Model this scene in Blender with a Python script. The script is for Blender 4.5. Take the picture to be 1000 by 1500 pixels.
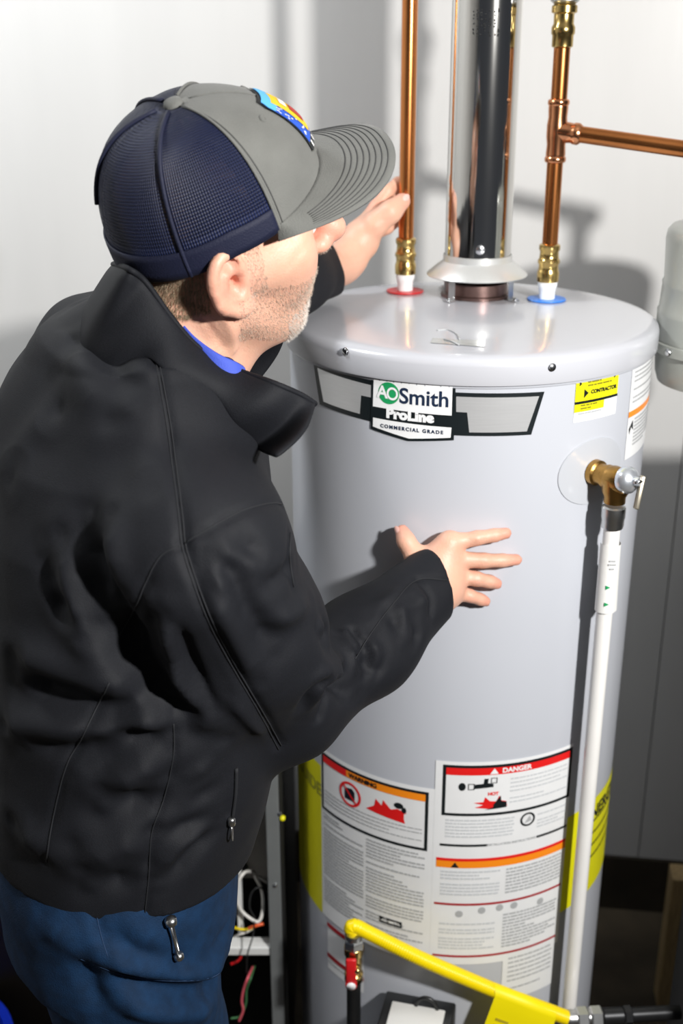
import bpy, bmesh, math, random
import numpy as np
from mathutils import Vector, Matrix
from mathutils.bvhtree import BVHTree

for o in list(bpy.data.objects):
    bpy.data.objects.remove(o)
random.seed(4)
np.random.seed(4)
SC = bpy.context.scene
COL = SC.collection

# ------------------------------------------------------------------ camera
FPX = 1700.0                       # focal length in pixels of the 1000x1500 frame
CAMZ = 1.785
PITCH = math.radians(21.5226)
ROLL = math.radians(-0.1584)
cp, sp = math.cos(PITCH), math.sin(PITCH)
cr, sr = math.cos(ROLL), math.sin(ROLL)
CM = np.array([[cr, -sr, 0], [sr, cr, 0], [0, 0, 1]]) @ np.array([[1, 0, 0], [0, -sp, -cp], [0, cp, -sp]])
EYE = np.array([0, 0, CAMZ])
cam_data = bpy.data.cameras.new('camera')
cam = bpy.data.objects.new('camera', cam_data)
COL.objects.link(cam)
cam_data.sensor_fit = 'VERTICAL'
cam_data.sensor_height = 36.0
cam_data.lens = FPX / 1500 * 36.0
cam_data.clip_start = 0.05
cam_data.dof.use_dof = True
cam_data.dof.focus_distance = 1.25
cam_data.dof.aperture_fstop = 4.5
cmat = Matrix.Identity(4)
for i in range(3):
    cmat[i][0], cmat[i][1], cmat[i][2] = CM[0][i], -CM[1][i], -CM[2][i]
cmat.translation = Vector(EYE)
cam.matrix_world = cmat
SC.camera = cam

# ------------------------------------------------------------------ light
world = bpy.data.worlds.new('world')
SC.world = world
world.use_nodes = True
bg = world.node_tree.nodes['Background']
bg.inputs[0].default_value = (0.80, 0.86, 1.0, 1)
bg.inputs[1].default_value = 0.05

def area(name, loc, aim, size, power, color=(1, 1, 1)):
    d = bpy.data.lights.new(name, 'AREA')
    d.shape = 'DISK'
    d.size = size
    d.energy = power
    d.color = color
    o = bpy.data.objects.new(name, d)
    COL.objects.link(o)
    o.location = loc
    o.rotation_euler = (Vector(aim) - Vector(loc)).to_track_quat('-Z', 'Y').to_euler()
    return o
area('work_light_right_offscreen', (0.86, 0.0, 2.06), (0.05, 1.45, 1.15), 0.10, 52, (1.0, 0.98, 0.95))
area('ceiling_light_left_offscreen', (-0.95, 1.48, 2.62), (-0.80, 2.2, 1.4), 0.40, 20, (0.95, 0.98, 1.0))
SC.view_settings.view_transform = 'Standard'
SC.view_settings.look = 'None'
SC.view_settings.gamma = 1.0
SC.view_settings.use_curve_mapping = False
SC.view_settings.exposure = 0.0

# ------------------------------------------------------------------ pixel helpers (photo pixel -> direction)
def pray(px, py):
    return np.array([(px - 500) / FPX, (py - 750) / FPX, 1.0]) @ CM
def W(px, py, Y):                  # point of that direction at distance Y in front of the lens
    d = pray(px, py)
    return EYE + d * (Y / d[1])
def on_z(px, py, z):
    d = pray(px, py)
    return EYE + d * ((z - CAMZ) / d[2])
TX, TY, R = 0.1786, 1.5992, 0.25   # tank axis and radius
def on_cyl(px, py, rad=R):
    d = pray(px, py)
    ox, oy = -TX, -TY
    A = d[0]**2 + d[1]**2
    B = 2 * (ox * d[0] + oy * d[1])
    C = ox * ox + oy * oy - rad * rad
    disc = max(B * B - 4 * A * C, 0)
    return EYE + d * ((-B - math.sqrt(disc)) / (2 * A))
def uv(px, py):                    # (arc length, height) on the tank
    p = on_cyl(px, py)
    return (R * math.atan2(p[0] - TX, TY - p[1]), p[2])
def cyl(s, z, off=0.0):
    t = s / R
    return Vector((TX + (R + off) * math.sin(t), TY - (R + off) * math.cos(t), z))

# ------------------------------------------------------------------ materials
MATS = {}
def mat(name, col, rough=0.5, metal=0.0, var=0.0, vscale=20.0, bump=0.0, bscale=200.0, coat=0.0, sheen=0.0, alpha=1.0,
        trans=0.0, stretch=None, spec=0.5, sss=0.0):
    if name in MATS:
        return MATS[name]
    m = bpy.data.materials.new(name)
    MATS[name] = m
    m.use_nodes = True
    nt = m.node_tree
    b = nt.nodes['Principled BSDF']
    b.inputs['Base Color'].default_value = (*col, 1)
    b.inputs['Roughness'].default_value = rough
    b.inputs['Metallic'].default_value = metal
    b.inputs['Specular IOR Level'].default_value = spec
    b.inputs['Coat Weight'].default_value = coat
    b.inputs['Coat Roughness'].default_value = 0.08
    b.inputs['Sheen Weight'].default_value = sheen
    b.inputs['Alpha'].default_value = alpha
    b.inputs['Transmission Weight'].default_value = trans
    if sss:
        b.inputs['Subsurface Weight'].default_value = sss
        b.inputs['Subsurface Radius'].default_value = (0.012, 0.005, 0.003)
    if var or bump:
        tc = nt.nodes.new('ShaderNodeTexCoord')
        mp = nt.nodes.new('ShaderNodeMapping')
        nt.links.new(tc.outputs['Object'], mp.inputs[0])
        if stretch:
            mp.inputs['Scale'].default_value = stretch
    if var:
        n = nt.nodes.new('ShaderNodeTexNoise')
        n.inputs['Scale'].default_value = vscale
        n.inputs['Detail'].default_value = 5
        nt.links.new(mp.outputs[0], n.inputs[0])
        r = nt.nodes.new('ShaderNodeValToRGB')
        r.color_ramp.elements[0].position = 0.3
        r.color_ramp.elements[1].position = 0.7
        r.color_ramp.elements[0].color = (*[max(0, c * (1 - var)) for c in col], 1)
        r.color_ramp.elements[1].color = (*[min(1, c * (1 + var)) for c in col], 1)
        nt.links.new(n.outputs[0], r.inputs[0])
        nt.links.new(r.outputs[0], b.inputs['Base Color'])
    if bump:
        n = nt.nodes.new('ShaderNodeTexNoise')
        n.inputs['Scale'].default_value = bscale
        n.inputs['Detail'].default_value = 3
        nt.links.new(mp.outputs[0], n.inputs[0])
        bp = nt.nodes.new('ShaderNodeBump')
        bp.inputs['Strength'].default_value = bump
        bp.inputs['Distance'].default_value = 0.002
        nt.links.new(n.outputs[0], bp.inputs['Height'])
        nt.links.new(bp.outputs[0], b.inputs['Normal'])
    return m

# ------------------------------------------------------------------ object helpers
def tag(o, label=None, cat=None, group=None, kind=None):
    if label: o['label'] = label
    if cat: o['category'] = cat
    if group: o['group'] = group
    if kind: o['kind'] = kind
    return o
def empty(name, loc, label, cat, group=None):
    o = bpy.data.objects.new(name, None)
    o.empty_display_size = 0.05
    COL.objects.link(o)
    o.location = loc
    return tag(o, label, cat, group)
def mesh_obj(name, verts, faces, m, parent=None, smooth=True, world=True):
    me = bpy.data.meshes.new(name)
    me.from_pydata([tuple(v) for v in verts], [], [tuple(f) for f in faces])
    me.update()
    return link(name, me, m, parent, smooth)
def link(name, me, m, parent=None, smooth=True):
    o = bpy.data.objects.new(name, me)
    COL.objects.link(o)
    if m is not None and not me.materials:
        me.materials.append(m)
    if smooth:
        me.polygons.foreach_set('use_smooth', [True] * len(me.polygons))
    if parent is not None:
        o.parent = parent
        # geometry is written in world coordinates: undo the parent's placement
        off = Vector((0, 0, 0))
        p = parent
        while p is not None:
            off += Vector(p.location)
            p = p.parent
        o.location = -off
    return o
def join(parts):
    V, F = [], []
    for v, f in parts:
        n = len(V)
        V += [tuple(x) for x in v]
        F += [tuple(i + n for i in q) for q in f]
    return V, F
def box_vf(c, s, rz=0.0, bev=0.0):
    bm = bmesh.new()
    bmesh.ops.create_cube(bm, size=1)
    bmesh.ops.scale(bm, vec=s, verts=bm.verts)
    if bev:
        bmesh.ops.bevel(bm, geom=list(bm.edges), offset=bev, segments=2, affect='EDGES', profile=0.5)
    bmesh.ops.rotate(bm, cent=(0, 0, 0), matrix=Matrix.Rotation(rz, 3, 'Z'), verts=bm.verts)
    bmesh.ops.translate(bm, vec=c, verts=bm.verts)
    bm.verts.ensure_lookup_table()
    bm.verts.index_update()
    v = [tuple(x.co) for x in bm.verts]
    f = [[x.index for x in q.verts] for q in bm.faces]
    bm.free()
    return v, f
def frame_of(d):
    d = Vector(d).normalized()
    a = Vector((0, 0, 1)) if abs(d.z) < 0.9 else Vector((1, 0, 0))
    x = d.cross(a).normalized()
    return x, d.cross(x).normalized(), d
def lathe_vf(prof, base, axis=(0, 0, 1), n=48, cap=True):
    """prof: list of (radius, height along axis)"""
    x, y, d = frame_of(axis)
    base = Vector(base)
    V, F = [], []
    for r, h in prof:
        for k in range(n):
            a = 2 * math.pi * k / n
            V.append(base + d * h + (x * math.cos(a) + y * math.sin(a)) * r)
    for i in range(len(prof) - 1):
        for k in range(n):
            k2 = (k + 1) % n
            F.append((i * n + k, (i + 1) * n + k, (i + 1) * n + k2, i * n + k2))
    if cap:
        F.append(tuple(range(n)))
        F.append(tuple(reversed(range((len(prof) - 1) * n, len(prof) * n))))
    return V, F
def tube_vf(pts, rad, n=10, cap=True):
    pts = [Vector(p) for p in pts]
    V, F = [], []
    t = (pts[1] - pts[0]).normalized()
    x, y, _ = frame_of(t)
    for i, p in enumerate(pts):
        if i == 0: t2 = pts[1] - pts[0]
        elif i == len(pts) - 1: t2 = pts[-1] - pts[-2]
        else: t2 = pts[i + 1] - pts[i - 1]
        t2.normalize()
        x = (x - t2 * x.dot(t2)).normalized()
        y = t2.cross(x)
        r = rad(i / (len(pts) - 1)) if callable(rad) else rad
        for k in range(n):
            a = 2 * math.pi * k / n
            V.append(p + (x * math.cos(a) + y * math.sin(a)) * r)
    for i in range(len(pts) - 1):
        for k in range(n):
            k2 = (k + 1) % n
            F.append((i * n + k, i * n + k2, (i + 1) * n + k2, (i + 1) * n + k))
    if cap:
        F.append(tuple(reversed(range(n))))
        F.append(tuple(range((len(pts) - 1) * n, len(pts) * n)))
    return V, F
def spline(pts, per=8):
    """Catmull-Rom through points"""
    P = [np.array(p, float) for p in pts]
    P = [2 * P[0] - P[1]] + P + [2 * P[-1] - P[-2]]
    out = []
    for i in range(1, len(P) - 2):
        for k in range(per):
            t = k / per
            a, b, c, d = P[i - 1], P[i], P[i + 1], P[i + 2]
            out.append(0.5 * (2 * b + (c - a) * t + (2 * a - 5 * b + 4 * c - d) * t * t + (3 * b - a - 3 * c + d) * t**3))
    out.append(P[-2])
    return out
def shade_auto(o, ang=35):
    me = o.data
    me.polygons.foreach_set('use_smooth', [True] * len(me.polygons))
    bm = bmesh.new()
    bm.from_mesh(me)
    for e in bm.edges:
        if len(e.link_faces) == 2 and e.calc_face_angle(0) > math.radians(ang):
            e.smooth = False
    bm.to_mesh(me)
    bm.free()
    return o

# ------------------------------------------------------------------ decals on the tank
def map_cyl(bm, off):
    for v in bm.verts:
        v.co = cyl(v.co.x, v.co.y, off + v.co.z)
def decal(name, pts, off, m, parent, step=0.006):
    """pts: polygon in (arc, height) coordinates on the tank"""
    bm = bmesh.new()
    vs = [bm.verts.new((p[0], p[1], 0)) for p in pts]
    bm.faces.new(vs)
    s0, s1 = min(p[0] for p in pts), max(p[0] for p in pts)
    k = s0 + step
    while k < s1:
        bmesh.ops.bisect_plane(bm, geom=bm.verts[:] + bm.edges[:] + bm.faces[:], plane_co=(k, 0, 0), plane_no=(1, 0, 0))
        k += step
    bm.normal_update()
    for f in bm.faces:
        if f.normal.z < 0: f.normal_flip()
    map_cyl(bm, off)
    bmesh.ops.triangulate(bm, faces=bm.faces)
    me = bpy.data.meshes.new(name)
    bm.to_mesh(me)
    bm.free()
    return link(name, me, m, parent, False)
def rect(name, s0, s1, z0, z1, off, m, parent):
    return decal(name, [(s0, z0), (s1, z0), (s1, z1), (s0, z1)], off, m, parent)
def strips(name, rects, off, m, parent):
    V, F = [], []
    for s0, s1, z0, z1 in rects:
        n = max(1, int((s1 - s0) / 0.008))
        for i in range(n):
            a, b = s0 + (s1 - s0) * i / n, s0 + (s1 - s0) * (i + 1) / n
            k = len(V)
            V += [cyl(a, z0, off), cyl(b, z0, off), cyl(b, z1, off), cyl(a, z1, off)]
            F.append((k, k + 1, k + 2, k + 3))
    return mesh_obj(name, V, F, m, parent, False)
def text_lines(name, s0, s1, z0, z1, pitch, m, parent, off=0.0012, fill=0.55, seed=0):
    rnd = random.Random(seed)
    out = []
    z = z1
    while z - pitch > z0:
        s = s0
        end = s1 if rnd.random() < .75 else s0 + (s1 - s0) * rnd.uniform(.4, .95)
        while s < end - .002:
            w = rnd.uniform(.003, .012)
            out.append((s, min(s + w, end), z - pitch * fill, z))
            s += w + .0012
        z -= pitch if rnd.random() < .85 else pitch * 1.8
    o = strips(name, out, off, m, parent)
    o['kind'] = 'stuff'
    return o
def text_bm(txt, size, bold=0.0, space=1.0, res=6):
    c = bpy.data.curves.new('lettering', 'FONT')
    c.body = txt
    c.size = size
    c.offset = bold
    c.space_character = space
    c.resolution_u = res
    c.align_x = 'CENTER'
    c.align_y = 'CENTER'
    o = bpy.data.objects.new('lettering', c)
    COL.objects.link(o)
    dg = bpy.context.evaluated_depsgraph_get()
    me = bpy.data.meshes.new_from_object(o.evaluated_get(dg))
    bpy.data.objects.remove(o)
    return me
def text_cyl(name, txt, size, s, z, off, m, parent, bold=0.0, sx=1.0, space=1.0, bend=None):
    me = text_bm(txt, size, bold, space)
    for v in me.vertices:
        x, y = v.co.x * sx, v.co.y
        if bend: y += bend(x)
        v.co = cyl(s + x, z + y, off)
    me.materials.clear()
    return link(name, me, m, parent, False)

# ------------------------------------------------------------------ colours
M_wall = mat('painted_panel_wall', (0.60, 0.595, 0.585), 0.42, var=0.05, vscale=5, bump=0.12, bscale=60, stretch=(1, 1, .15))
M_floor = mat('dark_concrete_floor', (0.055, 0.042, 0.026), 0.75, var=0.35, vscale=9, bump=0.4, bscale=60)
M_base = mat('dark_baseboard', (0.028, 0.022, 0.014), 0.6, var=0.3, vscale=12)
M_tank = mat('grey_tank_enamel', (0.51, 0.53, 0.58), 0.34, var=0.015, vscale=4, coat=0.2, bump=0.03, bscale=8)
M_lid = mat('grey_lid_enamel', (0.50, 0.51, 0.55), 0.26, var=0.015, vscale=4, coat=0.4)
M_black = mat('black_print', (0.008, 0.012, 0.014), 0.35)
M_white = mat('white_vinyl', (0.86, 0.87, 0.88), 0.38)
M_paper = mat('white_label_paper', (0.80, 0.81, 0.82), 0.4, var=0.02, vscale=30)
M_paper2 = mat('grey_label_paper', (0.62, 0.60, 0.58), 0.45, var=0.06, vscale=40)  # greyer paper tone, used for the canister label
M_silver = mat('brushed_badge_silver', (0.80, 0.81, 0.82), 0.30, 0.6, var=0.03, vscale=30, stretch=(1, 1, 30))
M_green = mat('logo_green', (0.015, 0.33, 0.11), 0.4)
M_navyt = mat('logo_dark_blue', (0.012, 0.025, 0.06), 0.4)
M_grey_txt = mat('grey_print', (0.42, 0.43, 0.44), 0.5)
M_red = mat('red_print', (0.75, 0.012, 0.012), 0.4)
M_dred = mat('dark_red_print', (0.38, 0.012, 0.02), 0.4)
M_orange = mat('orange_print', (0.95, 0.27, 0.01), 0.4)
M_yellow = mat('yellow_label', (0.80, 0.76, 0.01), 0.4, var=0.04, vscale=12)
M_copper = mat('copper', (0.62, 0.235, 0.075), 0.24, 1.0, var=0.22, vscale=14, stretch=(1, 1, .25), bump=.04, bscale=120)
M_solder = mat('bright_copper_fitting', (0.75, 0.33, 0.16), 0.2, 1.0, var=0.2, vscale=40)
M_brass = mat('brass', (0.60, 0.43, 0.16), 0.22, 1.0, var=0.2, vscale=60)
M_bronze = mat('bronze_valve', (0.42, 0.24, 0.07), 0.34, 1.0, var=0.2, vscale=50, bump=.15, bscale=250)
M_steel = mat('polished_steel', (0.78, 0.77, 0.74), 0.09, 1.0, var=0.04, vscale=30, stretch=(6, 6, .3), bump=.02, bscale=30)
M_galv = mat('galvanised_steel', (0.60, 0.61, 0.61), 0.34, 1.0, var=0.12, vscale=30)
M_hood = mat('satin_draft_hood', (0.66, 0.67, 0.66), 0.38, 0.55, var=0.04, vscale=10)
M_zinc = mat('zinc_screw', (0.75, 0.76, 0.78), 0.2, 1.0)
M_sealant = mat('white_thread_tape', (0.82, 0.84, 0.85), 0.6, var=.05, vscale=80, bump=.3, bscale=200)
M_pvc = mat('white_pvc', (0.86, 0.85, 0.83), 0.3, var=0.02, vscale=20)
M_redp = mat('red_plastic', (0.62, 0.012, 0.016), 0.35)
M_bluep = mat('blue_plastic', (0.02, 0.20, 0.72), 0.35)
M_yhose = mat('yellow_gas_coating', (0.95, 0.72, 0.0), 0.35)
M_iron = mat('black_iron', (0.035, 0.036, 0.038), 0.35, 0.7, var=0.2, vscale=40)
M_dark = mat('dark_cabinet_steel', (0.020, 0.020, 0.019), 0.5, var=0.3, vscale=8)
M_post = mat('grey_cabinet_post', (0.23, 0.245, 0.25), 0.4, 0.4, var=0.06, vscale=20)
M_inner = mat('grey_cabinet_lining', (0.30, 0.29, 0.27), 0.5, 0.2, var=0.25, vscale=9)
M_exp = mat('grey_green_canister', (0.36, 0.375, 0.345), 0.32, var=0.03, vscale=10, coat=.2)
M_bplastic = mat('black_plastic', (0.012, 0.013, 0.014), 0.4)
M_tan = mat('tan_wood', (0.46, 0.33, 0.16), 0.6, var=0.2, vscale=20, stretch=(8, 8, 1))

# ================================================================== THE SETTING
WA = math.radians(-7.5)                       # the back wall runs slightly toward the lens on the right
wdir = Vector((math.cos(WA), math.sin(WA), 0))
wn = Vector((math.sin(WA), -math.cos(WA), 0))   # toward the room
W0 = Vector((0.62, 2.10, 0))
def wall_pt(a, h, d=0.0):
    return W0 + wdir * a + wn * d + Vector((0, 0, h))
V, F = box_vf((0, 0, 0), (1, 1, 1))
def slab(name, a0, a1, z0, z1, d0, d1, m, parent=None):
    vs = [wall_pt(a, z, d) for z in (z0, z1) for d in (d0, d1) for a in (a0, a1)]
    fs = [(0, 1, 3, 2), (4, 6, 7, 5), (0, 4, 5, 1), (2, 3, 7, 6), (0, 2, 6, 4), (1, 5, 7, 3)]
    o = mesh_obj(name, vs, fs, m, parent, False)
    bm = bmesh.new(); bm.from_mesh(o.data); bmesh.ops.recalc_face_normals(bm, faces=bm.faces); bm.to_mesh(o.data); bm.free()
    return o
wall_back = slab('wall_back', -2.6, 1.3, 0.0, 2.75, -0.10, -0.012, M_wall)
tag(wall_back, 'white painted panel wall behind the water heater', None, None, 'structure')
seams_at = [-2.6, -1.72, -0.50, 0.03, 0.26, 1.3]
for i in range(len(seams_at) - 1):
    slab('panel', seams_at[i] + .0012, seams_at[i + 1] - .0012, 0.14, 2.75, -0.012, 0.0, M_wall, wall_back)
base_b = slab('baseboard_back', -2.6, 1.3, 0.0, 0.138, -0.012, 0.006, M_base)
tag(base_b, 'dark baseboard at the foot of the back wall', None, None, 'structure')
v, f = box_vf((-0.4, 0.6, -0.03), (4.4, 5.2, 0.06))
tag(mesh_obj('floor', v, f, M_floor, None, False), 'dark brown concrete floor', None, None, 'structure')
v, f = box_vf((-1.95, 0.7, 1.375), (0.08, 4.4, 2.75))
tag(mesh_obj('wall_left', v, f, M_wall, None, False), 'white painted side wall', None, None, 'structure')
v, f = box_vf((-0.4, 0.6, 2.79), (4.4, 5.2, 0.08))
tag(mesh_obj('ceiling', v, f, M_wall, None, False), 'white ceiling', None, None, 'structure')

# ================================================================== WATER HEATER
heater = empty('water_heater', (TX, TY, 0), 'tall grey cylindrical gas water heater covered in printed labels', 'water heater')
ZL = 1.451
v, f = lathe_vf([(R - .004, 0.03), (R, 0.034), (R, ZL - .030), (R - .004, ZL - .026)], (TX, TY, 0), n=160)
tank = shade_auto(mesh_obj('tank_jacket', v, f, M_tank, heater))
v, f = lathe_vf([(R + .001, -.036), (R + .0055, -.0355), (R + .0062, -.033), (R + .0062, -.012), (R + .0045, -.006), (R - .002, -.0015), (R - .012, .0),
                 (R - .03, .0012), (R - .09, .0025), (.02, .003)], (TX, TY, ZL), n=160)
lid = shade_auto(mesh_obj('lid', v, f, M_lid, heater), 60)
v, f = lathe_vf([(R + .001, -.040), (R + .0018, -.039), (R + .0018, -.034), (R + .001, -.033)], (TX, TY, ZL), n=160, cap=False)
mesh_obj('lid_seam', v, f, M_tank, heater)
for k in range(3):
    a = math.radians(60 + 120 * k)
    v, f = lathe_vf([(.02, 0), (.022, .003), (.022, .03)], (TX + .2 * math.cos(a), TY + .2 * math.sin(a), 0), n=16)
    mesh_obj('foot', v, f, M_iron, heater)
def screw(p, axis, par, r=.0042):
    v, f = lathe_vf([(r * 1.25, 0), (r * 1.25, .0008), (r, .001), (r * .95, .0026), (r * .5, .0034)], p, axis, 12)
    return shade_auto(mesh_obj('screw', v, f, M_zinc, par))
for q in ((506, 515), (808, 538)):
    p = on_cyl(*q, R + .0062)
    ax = Vector((p[0] - TX, p[1] - TY, 0)).normalized()
    screw(p, ax, lid)
# paper scrap stuck on the lid
pc = [on_z(*q, ZL + .0022) for q in ((641, 479), (714, 483), (709, 508), (630, 502))]
sc = mesh_obj('sticker', pc, [(0, 1, 2, 3)][::1], mat('clear_tape', (.55, .56, .55), .18, .35, var=.12, vscale=60), heater, False)
sub = spline([on_z(*q, ZL + .0032) for q in ((640, 484), (655, 483), (668, 489), (673, 497))], 5)
v, f = tube_vf(sub, .0011, 5); v2, f2 = tube_vf([on_z(*q, ZL + .0032) for q in ((650, 497), (662, 500), (672, 505))], .001, 5)
mesh_obj('scribble', *join([(v, f), (v2, f2)]), M_grey_txt, sc)

# --- name badge
badge = tag(decal('badge', [uv(*q) for q in ((459, 529), (545, 557.5), (666.5, 574.5), (797, 573.5), (777.5, 636.5), (664.5, 637.5), (543, 617), (468.5, 592))],
                  .0006, M_black, heater), 'black and silver maker badge')
decal('silver_wing', [uv(*q) for q in ((465.5, 538.5), (544, 564), (544, 582), (529.5, 579), (527.5, 606), (474.5, 588))], .0010, M_silver, badge)
decal('silver_wing', [uv(*q) for q in ((668, 580.5), (789, 580), (771, 631.5), (687, 633), (684, 604), (668, 603))], .0010, M_silver, badge)
decal('centre_plate', [uv(*q) for q in ((544.5, 545), (667.5, 561), (664.6, 644.3), (598, 645.5), (543.5, 627.5))], .0014, M_black, badge)
decal('white_field', [uv(*q) for q in ((548.5, 550.5), (662.8, 566.2), (661.5, 608.2), (547, 594.5))], .0018, M_white, badge)
decal('white_field', [uv(*q) for q in ((547.3, 611), (661.2, 625.8), (660, 640.5), (599, 641.8), (547, 624))], .0018, M_white, badge)
# logo letters
def disc_cyl(name, s, z, rs, rz, off, m, parent, n=36):
    return decal(name, [(s + rs * math.cos(2 * math.pi * k / n), z + rz * math.sin(2 * math.pi * k / n)) for k in range(n)], off, m, parent)
s1, z1 = uv(570, 575.5)
disc_cyl('logo_oval', s1, z1, .0142, .0138, .0021, M_green, badge)
text_cyl('lettering', 'A', .0215, s1 - .0085, z1, .0025, M_white, badge, .0006)
ring = [(s1 + .0052 + .0072 * math.cos(2 * math.pi * k / 30), z1 + .0078 * math.sin(2 * math.pi * k / 30)) for k in range(31)]
V, F = [], []
for k in range(31):
    a = 2 * math.pi * k / 30
    for q in (1.0, .66):
        V.append(cyl(s1 + .0052 + .0076 * q * math.cos(a), z1 + .0082 * q * math.sin(a), .0025))
for k in range(30):
    F.append((2 * k, 2 * k + 1, 2 * k + 3, 2 * k + 2))
mesh_obj('lettering', V, F, M_white, badge, False)
s2, z2 = uv(621, 583.5)
text_cyl('lettering', 'Smith', .0275, s2, z2, .0022, M_navyt, badge, .0005, 1.0)
s3, z3 = uv(600, 609)
text_cyl('lettering', 'ProLine', .0165, s3, z3, .0022, M_white, badge, .0011, 1.12, 1.05)
s4, z4 = uv(602, 629)
text_cyl('lettering', 'COMMERCIAL GRADE', .0062, s4, z4, .0022, M_navyt, badge, .0003, 1.05, 1.35)

# --- contractor sticker (its square code is left out)
a0, b0 = uv(842, 552), uv(903, 543)
s0, s1 = uv(841, 590)[0], uv(902, 585)[0]
zt, zb = uv(872, 548)[1], uv(872, 613)[1]
st = tag(rect('sticker', s0, s1, zb, zt, .0006, M_white, heater), 'yellow and white contractor sticker')
hh = zt - zb
rect('yellow_field', s0, s1, zb + hh * .42, zt, .0010, M_yellow, st)
rect('yellow_field', s0, s0 + (s1 - s0) * .66, zb + hh * .22, zb + hh * .42, .0010, M_yellow, st)
rect('black_band', s0, s1, zb + hh * .40, zb + hh * .46, .0014, M_black, st)
text_cyl('lettering', 'CONTRACTOR', .0066, (s0 + s1) / 2 + .010, zb + hh * .63, .0014, M_black, st, .0004, 1.0)
decal('arrow', [(s0 + .013, zb + hh * .72), (s0 + .020, zb + hh * .62), (s0 + .013, zb + hh * .52), (s0 + .0155, zb + hh * .62)], .0014, M_black, st)
decal('arrow', [(s0 + .005, zt - .006), (s0 + .009, zt - .009), (s0 + .005, zt - .012)], .0014, M_black, st)
decal('arrow', [(s1 - .010, zt - .004), (s1 - .006, zt - .007), (s1 - .010, zt - .010)], .0014, M_black, st)
text_lines('print', s0 + .018, s1 - .014, zt - .016, zt - .003, .0042, M_bronze if 0 else mat('olive_print', (.22, .20, .01), .5), st, .0014, .5, 3)
text_lines('print', s0 + .006, s0 + (s1 - s0) * .6, zb + .003, zb + hh * .20, .004, M_grey_txt, st, .0014, .5, 5)
text_lines('print', s0 + .009, s0 + (s1 - s0) * .55, zb + hh * .24, zb + hh * .38, .004, MATS['olive_print'], st, .0014, .5, 6)

# --- grey side label with the orange band
s0, s1 = uv(924, 560)[0], R * 1.42
zt, zb = uv(929, 516)[1], uv(921, 670)[1]
sl = tag(rect('label', s0, s1, zb, zt, .0006, M_paper, heater), 'paper label with orange band')
hh = zt - zb
rect('orange_band', s0, s1, zb + hh * .40, zb + hh * .455, .0010, M_orange, sl)
text_lines('print', s0 + .02, s1, zb + .01, zb + hh * .37, .005, M_grey_txt, sl, .0010, .5, 8)
text_lines('print', s0 + .008, s1, zb + hh * .5, zt - .02, .006, M_grey_txt, sl, .0010, .4, 9)
decal('mark', [(s0 + .004, zb + .042), (s0 + .014, zb + .052), (s0 + .017, zb + .038), (s0 + .010, zb + .044), (s0 + .006, zb + .034)], .0012, M_black, sl)

# --- yellow energy labels at both sides
def s_at(px, py): return uv(px, py)[0]
def z_at(px, py): return uv(px, py)[1]
yl = tag(rect('label', -R * 1.62, s_at(486, 1200), z_at(486, 1269), z_at(486, 1134), .0005, M_yellow, heater), 'yellow energy label')
rect('yellow_tail', -R * 1.62, s_at(474, 1300), z_at(474, 1338), z_at(486, 1269), .0005, M_yellow, yl)
text_cyl('lettering', 'GUIDE', .03, s_at(452, 1150), z_at(462, 1150), .0010, mat('faded_print', (.35, .34, .03), .5), yl, .001)
yr = tag(rect('label', s_at(822, 1250), R * 1.50, z_at(845, 1319), z_at(862, 1177), .0005, M_yellow, heater), 'yellow energy label')
sy = s_at(872, 1200)
text_cyl('lettering', 'ENERGY', .030, sy + .022, z_at(872, 1188), .0010, M_black, yr, .001)
text_lines('print', s_at(852, 1250), R * 1.48, z_at(845, 1300), z_at(852, 1215), .022, M_black, yr, .0010, .16, 11)

# --- warning labels
sA0, sA1 = s_at(471, 1150), s_at(634, 1250)
zA1, zA0 = z_at(625, 1154), z_at(600, 1404)
lab = tag(rect('label', sA0, sA1, zA0, zA1, .0008, M_paper, heater), 'white warning label with flame pictogram')
bx0, bx1 = sA0 + .002, s_at(627, 1200)
bz1, bz0 = z_at(627, 1160), z_at(624, 1246)
def frame(name, s0, s1, z0, z1, w, off, m, par):
    return strips(name, [(s0, s1, z1 - w, z1), (s0, s1, z0, z0 + w), (s0, s0 + w, z0, z1), (s1 - w, s1, z0, z1)], off, m, par)
frame('frame', bx0, bx1, bz0, bz1, .0045, .0013, M_black, lab)
bw = .0115
rect('warning_band', bx0 + .0045, bx0 + (bx1 - bx0) * .30, bz1 - .0045 - bw, bz1 - .0045, .0013, M_red, lab)
rect('warning_band', bx0 + (bx1 - bx0) * .30, bx1 - .0045, bz1 - .0045 - bw, bz1 - .0045, .0013, M_orange, lab)
text_cyl('lettering', 'WARNING', .010, bx0 + (bx1 - bx0) * .46, bz1 - .0045 - bw / 2, .0018, M_black, lab, .0004)
sc_, zc_ = uv(513, 1163)
V, F = [], []
for k in range(33):
    a = 2 * math.pi * k / 32
    for q in (.0205, .0165): V.append(cyl(sc_ + q * math.cos(a), zc_ + q * math.sin(a), .0014))
for k in range(32): F.append((2 * k, 2 * k + 1, 2 * k + 3, 2 * k + 2))
decal('petrol_can', [(sc_ - .010, zc_ - .010), (sc_ + .009, zc_ - .010), (sc_ + .009, zc_ + .006), (sc_ + .004, zc_ + .011), (sc_ - .010, zc_ + .008)], .0013, M_black, lab)
mesh_obj('prohibition_ring', V, F, M_red, lab, False)
decal('prohibition_bar', [(sc_ - .0125, zc_ + .0145), (sc_ - .0145, zc_ + .0125), (sc_ + .0125, zc_ - .0145), (sc_ + .0145, zc_ - .0125)], .0017, M_red, lab)
sf, zf = uv(565, 1188)
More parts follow.
